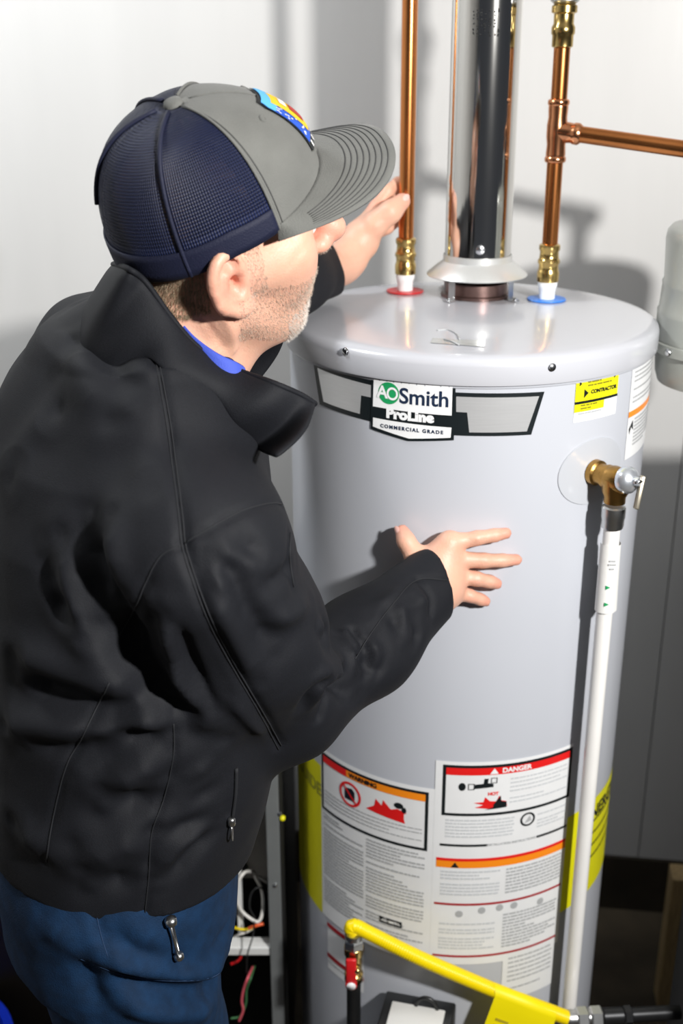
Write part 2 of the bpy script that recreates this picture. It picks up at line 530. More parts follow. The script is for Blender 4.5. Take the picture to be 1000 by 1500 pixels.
decal('flame', [(sf - .032, zf - .006), (sf + .030, zf - .012), (sf + .026, zf + .002), (sf + .032, zf + .006), (sf + .018, zf + .010), (sf + .008, zf + .006),
                (sf - .004, zf + .018), (sf - .006, zf + .008), (sf - .016, zf + .016), (sf - .018, zf + .004)], .0013, M_red, lab)
disc_cyl('spark', sf + .020, zf + .016, .007, .005, .0016, M_black, lab, 12)
disc_cyl('spark', sf + .028, zf + .010, .0035, .005, .0016, M_black, lab, 12)
text_lines('print', bx0 + .008, bx1 - .008, bz0 + .006, bz0 + .036, .0062, M_grey_txt, lab, .0013, .3, 21)
text_lines('print', bx0 + .004, s_at(533, 1250), zA0 + .028, bz0 - .006, .0058, M_grey_txt, lab, .0013, .5, 22)
text_lines('print', s_at(537, 1250), bx1 - .003, zA0 + .030, bz0 - .006, .0058, M_grey_txt, lab, .0013, .5, 23)
sb_, zb_ = uv(572, 1350)
rect('logo_bar', sb_ - .018, sb_ + .018, zb_ - .0055, zb_ + .0055, .0013, M_black, lab)
text_cyl('lettering', 'AO SMITH', .006, sb_, zb_, .0018, M_white, lab, .0003)
# lower left strip label
lsm = tag(rect('label', s_at(480, 1360), s_at(533, 1420), z_at(533, 1455), z_at(480, 1352) , .0004, M_paper, heater), 'small paper label with two red lines')
for py in (1356, 1400):
    zz = z_at(484, py)
    rect('red_line', s_at(480, 1360), s_at(533, 1420), zz - .004, zz + .004, .0012, M_dred, lsm)
text_lines('print', s_at(481, 1380), s_at(530, 1430), z_at(533, 1450), z_at(484, 1408), .006, M_grey_txt, lsm, .0010, .4, 25)

sB0, sB1 = s_at(636, 1250), s_at(834, 1150)
zB1, zB0 = z_at(648, 1114), z_at(686, 1412)
lb2 = tag(rect('label', sB0 - .002, sB1, zB0, zB1, .0010, M_paper, heater), 'white danger label with hot hand pictogram')
dx0, dx1 = s_at(648, 1150), sB1 - .001
dz1, dz0 = z_at(651, 1119), z_at(648, 1193)
frame('frame', dx0, dx1, dz0, dz1, .0045, .0015, M_black, lb2)
rect('danger_band', dx0 + .0045, dx1 - .0045, dz1 - .0045 - .0115, dz1 - .0045, .0015, M_red, lb2)
text_cyl('lettering', 'DANGER', .0105, s_at(757, 1120), dz1 - .0102, .0020, M_white, lb2, .0004)
sd = s_at(724, 1124)
decal('triangle', [(sd - .006, dz1 - .0145), (sd + .006, dz1 - .0145), (sd, dz1 - .0055)], .0020, M_white, lb2)
sh, zh = uv(720, 1176)
decal('hand_pictogram', [(sh - .026, zh + .002), (sh - .012, zh + .003), (sh - .010, zh + .011), (sh - .003, zh + .004), (sh + .006, zh + .003), (sh + .010, zh + .012), (sh + .013, zh + .004),
                         (sh + .020, zh + .002), (sh + .022, zh - .006), (sh - .002, zh - .009), (sh - .024, zh - .006), (sh - .012, zh - .002)], .0015, M_red, lb2)
decal('hand_outline', [(sh + .002, zh - .002), (sh + .012, zh + .012), (sh + .013, zh + .003), (sh + .021, zh + .001), (sh + .021, zh - .008), (sh - .010, zh - .010), (sh + .006, zh - .005)], .0018, M_black, lb2)
ss, zs = uv(683, 1152)
disc_cyl('tap_pictogram', ss - .006, zs, .005, .0065, .0015, M_black, lb2, 16)
frame('tap_pictogram', ss + .002, ss + .011, zs - .005, zs + .005, .0012, .0015, M_black, lb2)
ss2, zs2 = uv(712, 1149)
decal('tap_pictogram', [(ss2 - .016, zs2 - .006), (ss2 + .010, zs2 - .004), (ss2 + .010, zs2 + .001), (ss2 + .002, zs2 + .003), (ss2 + .003, zs2 + .010), (ss2 - .003, zs2 + .010), (ss2 - .004, zs2 + .002), (ss2 - .016, zs2 + .001)], .0015, M_black, lb2)
frame('tap_pictogram', ss2 + .006, ss2 + .015, zs2 + .002, zs2 + .011, .0012, .0015, M_black, lb2)
text_cyl('lettering', 'HOT', .007, uv(722, 1162)[0], uv(722, 1162)[1], .0015, M_red, lb2, .0004)
text_lines('print', s_at(747, 1150), dx1 - .008, dz0 + .012, dz1 - .024, .0066, mat('pale_print', (.58, .60, .62), .5), lb2, .0015, .4, 31)
zl2 = z_at(645, 1236)
text_lines('print', dx0 + .006, s_at(752, 1210), zl2 + .008, dz0 - .006, .0055, MATS['pale_print'], lb2, .0015, .5, 32)
text_lines('print', s_at(785, 1210), dx1 - .006, zl2 + .008, dz0 - .010, .0055, MATS['pale_print'], lb2, .0015, .5, 33)
scr, zcr = uv(772, 1199)
V, F = [], []
for k in range(25):
    a = 2 * math.pi * k / 24
    for q in (.0115, .0085): V.append(cyl(scr + q * math.cos(a), zcr + q * math.sin(a), .0016))
for k in range(24): F.append((2 * k, 2 * k + 1, 2 * k + 3, 2 * k + 2))
mesh_obj('round_mark', V, F, M_black, lb2, False)
decal('round_mark', [(scr - .005, zcr - .006), (scr + .006, zcr - .003), (scr + .003, zcr + .006), (scr - .001, zcr)], .0016, M_grey_txt, lb2)
rect('black_bar', dx0 - .001, dx0 + (dx1 - dx0) * .34, zl2 - .002, zl2 + .002, .0015, M_black, lb2)
rect('black_bar', dx0 + (dx1 - dx0) * .72, dx1, zl2 - .002, zl2 + .002, .0015, M_black, lb2)
text_cyl('lettering', 'INSTALLATION INSTRUCTIONS', .0052, (dx0 + dx1) / 2 + .004, zl2, .0015, M_grey_txt, lb2, .0002)
zo1 = z_at(645, 1255)
rect('red_line', sB0 + .003, sB1 - .001, zo1 - .005, zo1, .0015, M_red, lb2)
rect('orange_band', sB0 + .003, sB1 - .001, zo1 - .0165, zo1 - .005, .0015, M_orange, lb2)
decal('triangle', [(s_at(660, 1265), zo1 - .0155), (s_at(672, 1265), zo1 - .0155), (s_at(666, 1265), zo1 - .0065)], .0020, M_black, lb2)
zr2, zr3 = z_at(697, 1324), z_at(686, 1400)
rect('red_line', sB0 + .002, sB1 - .004, zr2 - .002, zr2 + .002, .0015, M_dred, lb2)
rect('red_line', sB0 + .002, sB1 - .006, zr3 - .002, zr3 + .002, .0015, M_dred, lb2)
mid = s_at(737, 1290)
text_lines('print', sB0 + .010, mid - .006, zr2 + .008, zo1 - .022, .0058, MATS['pale_print'], lb2, .0015, .55, 41)
text_lines('print', mid + .003, sB1 - .006, zr2 + .008, zo1 - .022, .0058, M_grey_txt, lb2, .0015, .55, 42)
text_lines('print', sB0 + .010, mid - .010, zr3 + .006, zr2 - .034, .0058, MATS['pale_print'], lb2, .0015, .55, 43)
text_lines('print', mid + .002, sB1 - .010, zr3 + .006, zr2 - .022, .0058, M_grey_txt, lb2, .0015, .55, 44)
for px in (672, 705, 731, 752, 790):
    q = uv(px, 1338 - (px - 672) * .16)
    disc_cyl('diagram', q[0], q[1], .0055, .006, .0015, M_grey_txt, lb2, 14)
lb3 = tag(rect('label', s_at(735, 1420), s_at(807, 1430), z_at(750, 1462), zB0, .0009, M_paper, heater), 'white paper label lower edge')
text_lines('print', s_at(742, 1430), s_at(803, 1430), z_at(750, 1455), zB0 + .004, .0085, M_grey_txt, lb3, .0014, .35, 51)

# --- relief valve plate and valve
rv_s, rv_z = uv(868, 690)
disc = disc_cyl('valve_plate', rv_s, rv_z, .056, .0435, .0016, mat('plate_grey', (.49, .51, .55), .3, coat=.3), heater, 48)
V, F = [], []
for k in range(49):
    a = 2 * math.pi * k / 48
    V += [cyl(rv_s + .0565 * math.cos(a), rv_z + .044 * math.sin(a), .0002), cyl(rv_s + .056 * math.cos(a), rv_z + .0435 * math.sin(a), .0016)]
for k in range(48): F.append((2 * k, 2 * k + 2, 2 * k + 3, 2 * k + 1))
mesh_obj('plate_rim', V, F, MATS['plate_grey'], heater)
th = rv_s / R
nrm = Vector((math.sin(th), -math.cos(th), 0))
vb = cyl(rv_s, rv_z, 0)
rv = empty('relief_valve', vb, 'bronze relief valve with silver cap screwed into the tank', 'valve')
parts = [lathe_vf([(.0165, .0025), (.0165, .010), (.0135, .012), (.0135, .022), (.0155, .024), (.0155, .030)], vb, nrm, 24)]
elb = vb + nrm * .040
parts.append(lathe_vf([(.006, -.020), (.014, -.016), (.017, -.006), (.017, .006), (.015, .014), (.013, .02)], elb - nrm * .0, nrm, 24))
parts.append(lathe_vf([(.0175, -.002), (.0165, .016), (.0135, .022), (.0135, .03)], elb, (0, 0, -1), 24))
shade_auto(mesh_obj('body', *join(parts), M_bronze, rv), 40)
ndir = (nrm + Vector((.25, -.35, .25))).normalized()
capb = elb + nrm * .012 + Vector((0, 0, .004))
v, f = lathe_vf([(.0165, 0), (.0172, .004), (.0165, .010), (.0125, .0155), (.006, .018), (.0055, .026)], capb, ndir, 28)
shade_auto(mesh_obj('spring_cap', v, f, mat('silver_cap', (.72, .76, .82), .3, .8), rv), 40)
lv = capb + ndir * .024
V1 = box_vf((0, 0, 0), (.006, .010, .042), 0, .0015)
rotm = Matrix.Rotation(math.radians(-14), 3, 'X') @ Matrix.Rotation(math.radians(10), 3, 'Y')
V1 = ([rotm @ Vector(p) + lv + Vector((.002, 0, -.014)) for p in V1[0]], V1[1])
mesh_obj('test_lever', *V1, mat('dull_steel_lever', (.55, .50, .40), .4, .9), rv)
v, f = lathe_vf([(.003, -.006), (.003, .006)], lv, (1, .3, 0), 10)
mesh_obj('lever_pin', v, f, M_zinc, rv)
# discharge pipe hangs from the valve outlet
px0 = elb + Vector((0, 0, -.030))
dp = empty('discharge_pipe', (px0.x, px0.y, .28), 'white plastic discharge pipe dropping from the relief valve', 'pipe')
v, f = lathe_vf([(.0125, -.004), (.0150, -.006), (.0150, -.020), (.0142, -.022), (.0142, -.030), (.0132, -.034)], px0, (0, 0, 1), 24)
v = [Vector(p) for p in v]
shade_auto(mesh_obj('threaded_adapter', v, f, M_galv, dp))
v, f = lathe_vf([(.0105, .012), (.0105, px0.z - .034)], (px0.x, px0.y, 0), (0, 0, 1), 28)
shade_auto(mesh_obj('pipe', v, f, M_pvc, dp))
zt_, zb_ = px0.z - .055, px0.z - .150
V, F = [], []
nz, na = 14, 26
for i in range(nz + 1):
    t = i / nz
    for k in range(na + 1):
        a = math.radians(-200 + 260 * k / na)
        rr = .0130 + .0055 * t * max(0, math.sin(a * 1.0 + .5)) + (.006 * (t > .35) * (k > na - 4) * (k - na + 4) / 4)
        V.append((px0.x + rr * math.cos(a), px0.y + rr * math.sin(a), zt_ + (zb_ - zt_) * t))
for i in range(nz):
    for k in range(na):
        F.append((i * (na + 1) + k, i * (na + 1) + k + 1, (i + 1) * (na + 1) + k + 1, (i + 1) * (na + 1) + k))
mesh_obj('paper_tag', V, F, mat('tag_paper', (.84, .84, .82), .5, bump=.2, bscale=60), dp)
tp = []
for zz, w in ((.075, .004), (.080, .005), (.086, .003)):
    tp.append(box_vf((px0.x + .001, px0.y - .0137, px0.z - zz), (w * 2, .0004, .0022)))
mesh_obj('print', *join(tp), M_grey_txt, dp, False)
ar = []
for zz in (.112, .136):
    c = Vector((px0.x - .0015, px0.y - .0137, px0.z - zz))
    ar.append(([c + Vector((-.003, 0, .003)), c + Vector((-.003, 0, -.003)), c + Vector((.003, 0, 0))], [(0, 1, 2)]))
mesh_obj('print', *join(ar), M_green, dp, False)

# ================================================================== WATER LINES
def nut_vf(c, r, h, axis=(0, 0, 1), n=6):
    return lathe_vf([(r * .9, 0), (r, h * .12), (r, h * .88), (r * .9, h)], c, axis, n)
RED = on_z(593, 428, ZL + .002); BLU = on_z(800, 440, ZL + .002)
PR = .0111
def riser(name, base, ringmat, label, zs):
    b = Vector(base)
    e = empty(name, b, label, 'pipe')
    v, f = lathe_vf([(.0275, .0012), (.0280, .002), (.0275, .0032), (.0, .0034)], b, n=36)
    shade_auto(mesh_obj('colour_ring', v, f, ringmat, e))
    v, f = lathe_vf([(.0115, .003), (.0115, .012), (.0125, .018), (.0140, .022), (.0140, .030)], b, n=24)
    shade_auto(mesh_obj('nipple', v, f, M_sealant if ringmat is M_redp else M_sealant, e), 50)
    v, f = lathe_vf([(.0125, .026), (.0155, .028), (.0158, .040), (.0150, .043), (.0142, .045), (.0142, .052), (.0158, .054), (.0158, .058), (.0140, .060),
                     (.0132, .070), (.0150, .073), (.0150, .079), (.0122, .081)], b, n=24)
    shade_auto(mesh_obj('union', v, f, M_brass, e), 40)
    return b, e
b, hot = riser('copper_riser', RED, M_redp, 'straight copper riser above the red ring on the lid', None)
v, f = lathe_vf([(PR, .078), (PR, 1.32 - .03)], b, n=24)
shade_auto(mesh_obj('pipe', v, f, M_copper, hot))
b, cold = riser('copper_riser', BLU, M_bluep, 'copper riser with tee above the blue ring on the lid', None)
ztee = W(812, 192, b.y)[2] - b.z
v, f = lathe_vf([(PR, .078), (PR, ztee - .04)], b, n=24); v2, f2 = lathe_vf([(PR, ztee + .04), (PR, 1.30)], b, n=24)
shade_auto(mesh_obj('pipe', *join([(v, f), (v2, f2)]), M_copper, cold))
def bead(c, d, r=.0136):
    return lathe_vf([(PR, -.006), (r, -.005), (r + .0012, -.003), (r + .0012, .001), (r - .0005, .003)], c, d, 24)
tb = b + Vector((0, 0, ztee))
tdir = (Vector(W(990, 217, b.y - .05)) - Vector(W(842, 196, b.y))).normalized()
tee = [lathe_vf([(.0132, -.034), (.0136, -.030), (.0128, -.018), (.0142, -.008), (.0142, .008), (.0128, .018), (.0136, .030), (.0132, .034)], tb, n=24),
       bead(tb + Vector((0, 0, -.036)), (0, 0, 1)), bead(tb + Vector((0, 0, .036)), (0, 0, -1)),
       lathe_vf([(.0138, 0), (.0138, .016), (.0132, .022), (.0146, .024), (.0146, .030), (.0120, .034)], tb, tdir, 24)]
shade_auto(mesh_obj('tee', *join(tee), M_solder, cold), 45)
v, f = tube_vf([tb + tdir * .026, tb + tdir * .24], PR, 24)
shade_auto(mesh_obj('branch_pipe', v, f, M_copper, cold))
zv = W(822, 35, b.y)[2] - b.z
v, f = join([lathe_vf([(PR, zv - .030), (.0142, zv - .028), (.0142, zv - .014), (.0158, zv - .012), (.0158, zv - .004), (.0135, zv), (.0135, zv + .012), (.0170, zv + .014), (.0170, zv + .022), (.014, zv + .024)], b, n=24)])
shade_auto(mesh_obj('coupling', v, f, M_brass, cold), 40)
v, f = lathe_vf([(.014, zv + .024), (.019, zv + .028), (.020, zv + .045), (.014, zv + .06)], b, n=24)
shade_auto(mesh_obj('valve_body', v, f, M_galv, cold), 40)
# expansion tank hanging at the end of the branch pipe
ex_c = tb + tdir * .262
exb = Vector((ex_c.x, ex_c.y, 0))
ex = empty('expansion_tank', (exb.x, exb.y, 1.2), 'grey green expansion canister hanging from the copper branch pipe', 'tank')
cold_el = [lathe_vf([(.0142, -.03), (.0142, .022), (.006, .026)], ex_c, tdir, 24), lathe_vf([(.0142, -.018), (.0142, .004)], ex_c, (0, 0, 1), 24)]
mesh_obj('elbow', *join(cold_el), M_solder, cold)
zr = lambda py: W(985, py, exb.y - .04)[2]
XR = exb.x - W(972, 440, exb.y)[0]
def xr(px, py): return exb.x - W(px, py, exb.y)[0] - .0025
prof = [(.012, ex_c.z - .018), (.012, zr(330)), (xr(985, 338), zr(338)), (xr(978, 345), zr(346)), (xr(975, 360), zr(360)), (xr(972, 420), zr(418)), (xr(969, 426), zr(423)), (xr(969, 434), zr(428)),
        (xr(964, 466), zr(462)), (xr(961.5, 470), zr(466)), (xr(961.5, 474), zr(470)), (xr(958, 510), zr(500)), (xr(956, 575), zr(556)), (xr(959, 590), zr(570)), (.03, zr(580))]
v, f = lathe_vf(prof, exb, n=64)
shade_auto(mesh_obj('shell', v, f, M_exp, ex), 50)
rs = xr(953, 515)
v, f = lathe_vf([(rs - .004, zr(523)), (rs, zr(522)), (rs, zr(508)), (rs - .004, zr(507))], exb, n=64, cap=False)
shade_auto(mesh_obj('clamp_band', v, f, M_exp, ex))
def on_ex(a, z, rad):
    return (exb.x + rad * math.cos(a), exb.y + rad * math.sin(a), z)
def ex_patch(name, a0, a1, z0, z1, rad, m, n=10):
    V, F = [], []
    for k in range(n + 1):
        a = math.radians(a0 + (a1 - a0) * k / n)
        V += [on_ex(a, z0, rad), on_ex(a, z1, rad)]
    for k in range(n): F.append((2 * k, 2 * k + 2, 2 * k + 3, 2 * k + 1))
    return mesh_obj(name, V, F, m, ex)
rb = xr(956, 560) + .0012
ex_patch('label', 232, 300, zr(560), zr(531), rb, M_paper2)
for i in range(7):
    zz = zr(535 + i * 3.3)
    ex_patch('print', 236, 296, zz - .0006, zz + .0009, rb + .0006, M_grey_txt if i else M_black)
ex_patch('label', 236, 300, zr(521), zr(508), rs + .0008, mat('pale_yellow_label', (.62, .66, .42), .4))
V = [on_ex(math.radians(a), z, rs - .0005) for a, z in ((233, zr(503)), (245, zr(484)), (249, zr(484)), (238, zr(503)))]
mesh_obj('logo_mark', V, [(0, 1, 2, 3)], M_black, ex)
V = [on_ex(math.radians(a), z, rs - .0005) for a, z in ((241, zr(503)), (253, zr(484)), (300, zr(484)), (300, zr(503)))]
mesh_obj('logo_mark', V, [(0, 1, 2, 3)], M_black, ex)
v, f = lathe_vf([(.005, 0), (.0055, .003), (.003, .005)], on_ex(math.radians(205), zr(515), rs), (-.9, -.4, 0), 10)
mesh_obj('screw', v, f, M_zinc, ex)

# ================================================================== FLUE
fb = Vector((TX, TY, ZL + .003))
fc = Vector(on_z(697, 432, ZL + .003))
fb = Vector((fc.x, fc.y, fc.z))
flue = empty('flue_pipe', fb, 'shiny steel flue pipe rising from the middle of the lid', 'flue')
v, f = lathe_vf([(.052, .0), (.052, .004), (.046, .005), (.045, .020), (.043, .020), (.043, .004)], fb, n=64, cap=False)
shade_auto(mesh_obj('flue_collar', v, f, mat('heat_stained_collar', (.16, .10, .09), .35, .8, var=.4, vscale=30), flue), 40)
hz = .030
v, f = lathe_vf([(.0725, hz), (.0735, hz + .0012), (.0725, hz + .003), (.058, hz + .015), (.0500, hz + .021), (.0500, hz + .030), (.0485, hz + .030), (.0485, hz + .020), (.070, hz + .001)], fb, n=72, cap=False)
shade_auto(mesh_obj('draft_hood', v, f, M_hood, flue), 50)
for px in (647, 763, 632):
    q = on_z(px, 445 if px < 700 else 443, fb.z)
    if px == 632: q = np.array([fb.x - .045, fb.y + .055, fb.z])
    d = Vector((q[0] - fb.x, q[1] - fb.y, 0)); d = d.normalized() * .062
    lp = fb + d
    ang = math.atan2(d.y, d.x)
    lo = mesh_obj('leg', *join([box_vf((lp.x, lp.y, lp.z + .017), (.0012, .011, .034), ang), box_vf((lp.x + d.normalized().x * .006, lp.y + d.normalized().y * .006, lp.z + .0012), (.013, .011, .0014), ang)]), M_galv, flue, False)
    screw(lp + d.normalized() * .008 + Vector((0, 0, .0016)), (0, 0, 1), lo, .0036)
v, f = lathe_vf([(.0478, hz + .018), (.0478, 1.27)], fb, n=72, cap=False)
fl = shade_auto(mesh_obj('flue_tube', v, f, M_steel, flue))
a = math.radians(-93)
screw(fb + Vector((.0478 * math.cos(a), .0478 * math.sin(a), hz + .043)), (math.cos(a), math.sin(a), 0), fl, .0055)
# stamped lettering dots near the top of the flue
V, F = [], []
rnd = random.Random(2)
for i in range(60):
    z = fb.z + W(700, rnd.uniform(15, 55), fb.y)[2] - fb.z
    a = math.radians(rnd.choice((-118, -112, -106, -100, -92, -84, -78)) + rnd.uniform(-1, 1))
    v, f = lathe_vf([(.0013, 0), (.0006, .0008)], (fb.x + .0478 * math.cos(a), fb.y + .0478 * math.sin(a), z), (math.cos(a), math.sin(a), 0), 5)
    k = len(V); V += v; F += [tuple(x + k for x in q) for q in f]
tag(mesh_obj('stamping', V, F, M_iron, fl), kind='stuff')

# ================================================================== GAS LINE
gp = Vector(on_cyl(518, 1400, R + .055))
gas = empty('gas_shutoff', (gp.x, gp.y, 0), 'black iron gas pipe with red handled shutoff valve', 'gas valve')
zq = lambda py: W(517, py, gp.y)[2]
v, f = lathe_vf([(.0105, .0), (.0105, zq(1436))], (gp.x, gp.y, 0), n=20)
shade_auto(mesh_obj('iron_pipe', v, f, M_iron, gas))
v, f = lathe_vf([(.012, zq(1436)), (.0138, zq(1434)), (.0138, zq(1424)), (.0115, zq(1422)), (.0125, zq(1410)), (.0115, zq(1398)), (.0142, zq(1396)), (.0142, zq(1386)), (.0115, zq(1384))], (gp.x, gp.y, 0), n=20)
shade_auto(mesh_obj('valve_body', v, f, M_brass, gas), 40)
v, f = join([nut_vf((gp.x, gp.y, zq(1388)), .0150, zq(1374) - zq(1388)), lathe_vf([(.0115, zq(1376)), (.0130, zq(1372)), (.0130, zq(1366))], (gp.x, gp.y, 0), n=20)])
shade_auto(mesh_obj('flare_nut', v, f, M_galv, gas), 30)
lvv = box_vf((gp.x - .004, gp.y - .019, (zq(1392) + zq(1428)) / 2), (.015, .006, zq(1392) - zq(1430)), 0, .002)
v2, f2 = lathe_vf([(.0085, -.022), (.0085, -.014), (.006, -.010)], (gp.x - .004, gp.y, zq(1428)), (0, 1, 0), 16)
lh = mesh_obj('lever', *join([lvv, (v2, f2)]), M_redp, gas)
v, f = lathe_vf([(.0068, -.0235), (.0068, -.0222)], (gp.x - .004, gp.y, zq(1428)), (0, 1, 0), 16)
mesh_obj('lever_plug', v, f, M_white, lh)
v, f = lathe_vf([(.004, -.024), (.004, -.010)], (gp.x + .005, gp.y + .002, zq(1408)), (0, 1, 0), 10)
mesh_obj('stem', v, f, M_brass, gas)

hose = empty('gas_hose', (gp.x, gp.y, zq(1366)), 'yellow coated flexible gas hose crossing in front of the tank', 'hose')
def Wd(px, py, Y): return Vector(W(px, py, Y))
Y0, Y1 = gp.y, gp.y - .02
ctrl = [Vector((gp.x, gp.y, zq(1366) + .0005)), Wd(514, 1359, Y0), Wd(521, 1357, Y0), Wd(545, 1369, Y0 - .003), Wd(620, 1406, Y0 - .03), Wd(720, 1449, Y0 - .03), Wd(780, 1472, Y0 - .035), Wd(833, 1492, Y0 - .03)]
pts = spline(ctrl, 30)
# corrugated coating
cum = [0]
for i in range(1, len(pts)): cum.append(cum[-1] + float(np.linalg.norm(pts[i] - pts[i - 1])))
tot = cum[-1]
N = 420
rp = []
j = 0
for i in range(N + 1):
    d = tot * i / N
    while j < len(cum) - 2 and cum[j + 1] < d: j += 1
    t = (d - cum[j]) / max(1e-9, cum[j + 1] - cum[j])
    rp.append(pts[j] * (1 - t) + pts[j + 1] * t)
v, f = tube_vf(rp, lambda t: .0105 + .0005 * math.sin(t * N * math.pi / 2), 18)
mesh_obj('corrugated_tube', v, f, M_yhose, hose)
hd = (Vector(rp[-1]) - Vector(rp[-8])).normalized()
e0 = Vector(rp[-1])
hd2 = Vector((.99, .10, -.03)).normalized()
v, f = join([lathe_vf([(.0112, -.004), (.0125, .0), (.0125, .010)], e0, hd2, 20), nut_vf(e0 + hd2 * .010, .0160, .018, hd2), lathe_vf([(.011, 0), (.011, .004)], e0 + hd2 * .028, hd2, 16),
             nut_vf(e0 + hd2 * .031, .0160, .018, hd2)])
shade_auto(mesh_obj('end_nut', v, f, M_galv, hose), 30)
v, f = join([lathe_vf([(.010, .049), (.0125, .051), (.0125, .080), (.0105, .082)], e0, hd2, 20), nut_vf(e0 + hd2 * .082, .014, .012, hd2), lathe_vf([(.0105, .094), (.0105, .168)], e0, hd2, 16)])
shade_auto(mesh_obj('steel_nipple', v, f, M_iron, hose), 30)
# hang tag on the hose
i0, i1 = int(N * .66), int(N * .93)
tagp = []
V, F = [], []
nn = 12
rows = [(-.4, .0116), (.3, .0125), (1.0, .0122), (1.6, .0118)]
for k in range(nn + 1):
    c = Vector(rp[int(i0 + (i1 - i0) * k / nn)])
    for r_, (a, rr) in enumerate(rows):
        V.append(c + Vector((0, -math.sin(a) * rr, math.cos(a) * rr)))
    for h in (.02, .045, .075, .10):
        V.append(c + Vector((-h * .28, -.012 - h * .1, -h)))
m_ = len(rows) + 4
for k in range(nn):
    for r_ in range(m_ - 1):
        F.append((k * m_ + r_, (k + 1) * m_ + r_, (k + 1) * m_ + r_ + 1, k * m_ + r_ + 1))
tg = mesh_obj('warning_tag', V, F, mat('yellow_tag', (.93, .78, .0), .45), hose)
V, F = [], []
rr_ = random.Random(7)
for i in range(7):
    h = .03 + i * .010
    ca, cb = Vector(rp[i0 + 12]), Vector(rp[i1 - 10])
    for (t0, t1) in ((.02, .3), (.33, .6), (.63, .8 + .15 * rr_.random())):
        q = len(V)
        for t, hh in ((t0, h), (t1, h), (t1, h + .004), (t0, h + .004)):
            V.append(ca.lerp(cb, t) + Vector((-hh * .28, -.0135 - hh * .1, -hh)))
        F.append((q, q + 1, q + 2, q + 3))
tag(mesh_obj('print', V, F, mat('brown_print', (.45, .36, .02), .5), tg, False), kind='stuff')

# gas control on the tank front
gcs, gcz = uv(617, 1468)
gct = gcs / R
gn = Vector((math.sin(gct), -math.cos(gct), 0))
gside = Vector((math.cos(gct), math.sin(gct), 0))
gc = cyl(gcs, 0, .046)
zg = W(617, 1490, gc.y)[2]
gcv = empty('gas_control', (gc.x, gc.y, zg - .12), 'black and white gas control box on the tank front', 'gas control')
v, f = box_vf((gc.x, gc.y, zg - .065), (.098, .080, .11), gct, .006)
mesh_obj('housing', v, f, mat('off_white_plastic', (.75, .75, .73), .4), gcv)
top = [box_vf((gc.x, gc.y, zg - .006), (.106, .084, .012), gct, .003)]
for k in (-1, 1):
    q = Vector((gc.x, gc.y, 0)) + gside * (.047 * k)
    top.append(box_vf((q.x, q.y, zg - .05), (.012, .086, .09), gct, .003))
mesh_obj('cover', *join(top), M_bplastic, gcv)
q = Vector((gc.x, gc.y, 0)) + gn * .010
mesh_obj('top_panel', *box_vf((q.x, q.y, zg + .0005), (.080, .062, .004), gct, .0015), MATS['off_white_plastic'], gcv)
hc = Vector((gc.x, gc.y, zg)) + gside * .012 + gn * (-.02)
arc = [hc + gside * (.016 * math.cos(a)) + Vector((0, 0, .020 * math.sin(a))) for a in np.linspace(0, math.pi, 13)]
v, f = tube_vf(arc, .0032, 8)
mesh_obj('handle_loop', v, f, M_bplastic, gcv)
for k in range(5):
    q = Vector((gc.x, gc.y, 0)) + gside * (-.034 + .017 * k) + gn * .040
    mesh_obj('lid_rib', *box_vf((q.x, q.y, zg + .001), (.010, .006, .006), gct, .001), M_bplastic, gcv)
v, f = box_vf((gc.x + gn.x * .0405, gc.y + gn.y * .0405, zg - .030), (.060, .002, .012), gct)
mesh_obj('red_mark', v, f, M_red, gcv)

# unseen steel cupboard, added to shade the tank's right edge and wall
cbx0, cbx1, cby0, cby1, cbz = .525, .98, 1.17, 1.45, 1.38
cup = empty('shade_cupboard', ((cbx0 + cbx1) / 2, (cby0 + cby1) / 2, 0), 'unseen dark cupboard added right of the water heater to cast shade', 'cupboard')
v, f = box_vf(((cbx0 + cbx1) / 2, (cby0 + cby1) / 2, cbz / 2), (cbx1 - cbx0, cby1 - cby0, cbz), 0, .004)
mesh_obj('carcass', v, f, M_dark, cup, False)
for k in (0, 1):
    w_ = (cbx1 - cbx0) / 2
    v, f = box_vf((cbx0 + w_ * (k + .5), cby0 - .009, cbz / 2 + .02), (w_ - .006, .018, cbz - .08), 0, .003)
    dr = mesh_obj('door', v, f, M_dark, cup, False)
    v, f = tube_vf([(cbx0 + w_ + (.03 if k else -.03), cby0 - .035, .72), (cbx0 + w_ + (.03 if k else -.03), cby0 - .035, .84)], .005, 10)
    mesh_obj('handle', v, f, M_galv, dr)

# ================================================================== FURNACE CABINET BEHIND THE MAN
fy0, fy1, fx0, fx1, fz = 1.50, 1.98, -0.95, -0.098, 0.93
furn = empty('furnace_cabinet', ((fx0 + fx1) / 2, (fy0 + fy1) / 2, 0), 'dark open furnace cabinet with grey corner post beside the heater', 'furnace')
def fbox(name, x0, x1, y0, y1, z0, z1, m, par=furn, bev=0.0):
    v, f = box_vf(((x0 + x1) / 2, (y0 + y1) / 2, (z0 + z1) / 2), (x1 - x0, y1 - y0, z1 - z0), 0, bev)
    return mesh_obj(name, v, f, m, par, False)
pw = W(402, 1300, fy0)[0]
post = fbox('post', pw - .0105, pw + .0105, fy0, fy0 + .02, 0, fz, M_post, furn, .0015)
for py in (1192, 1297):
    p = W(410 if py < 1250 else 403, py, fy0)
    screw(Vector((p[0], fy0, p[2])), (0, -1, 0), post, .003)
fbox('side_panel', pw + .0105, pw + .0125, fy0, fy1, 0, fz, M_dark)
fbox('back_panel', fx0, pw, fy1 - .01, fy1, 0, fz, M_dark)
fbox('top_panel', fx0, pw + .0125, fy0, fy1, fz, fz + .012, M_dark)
fbox('bottom_panel', fx0, pw, fy0 + .02, fy1, 0.0, .02, M_dark)
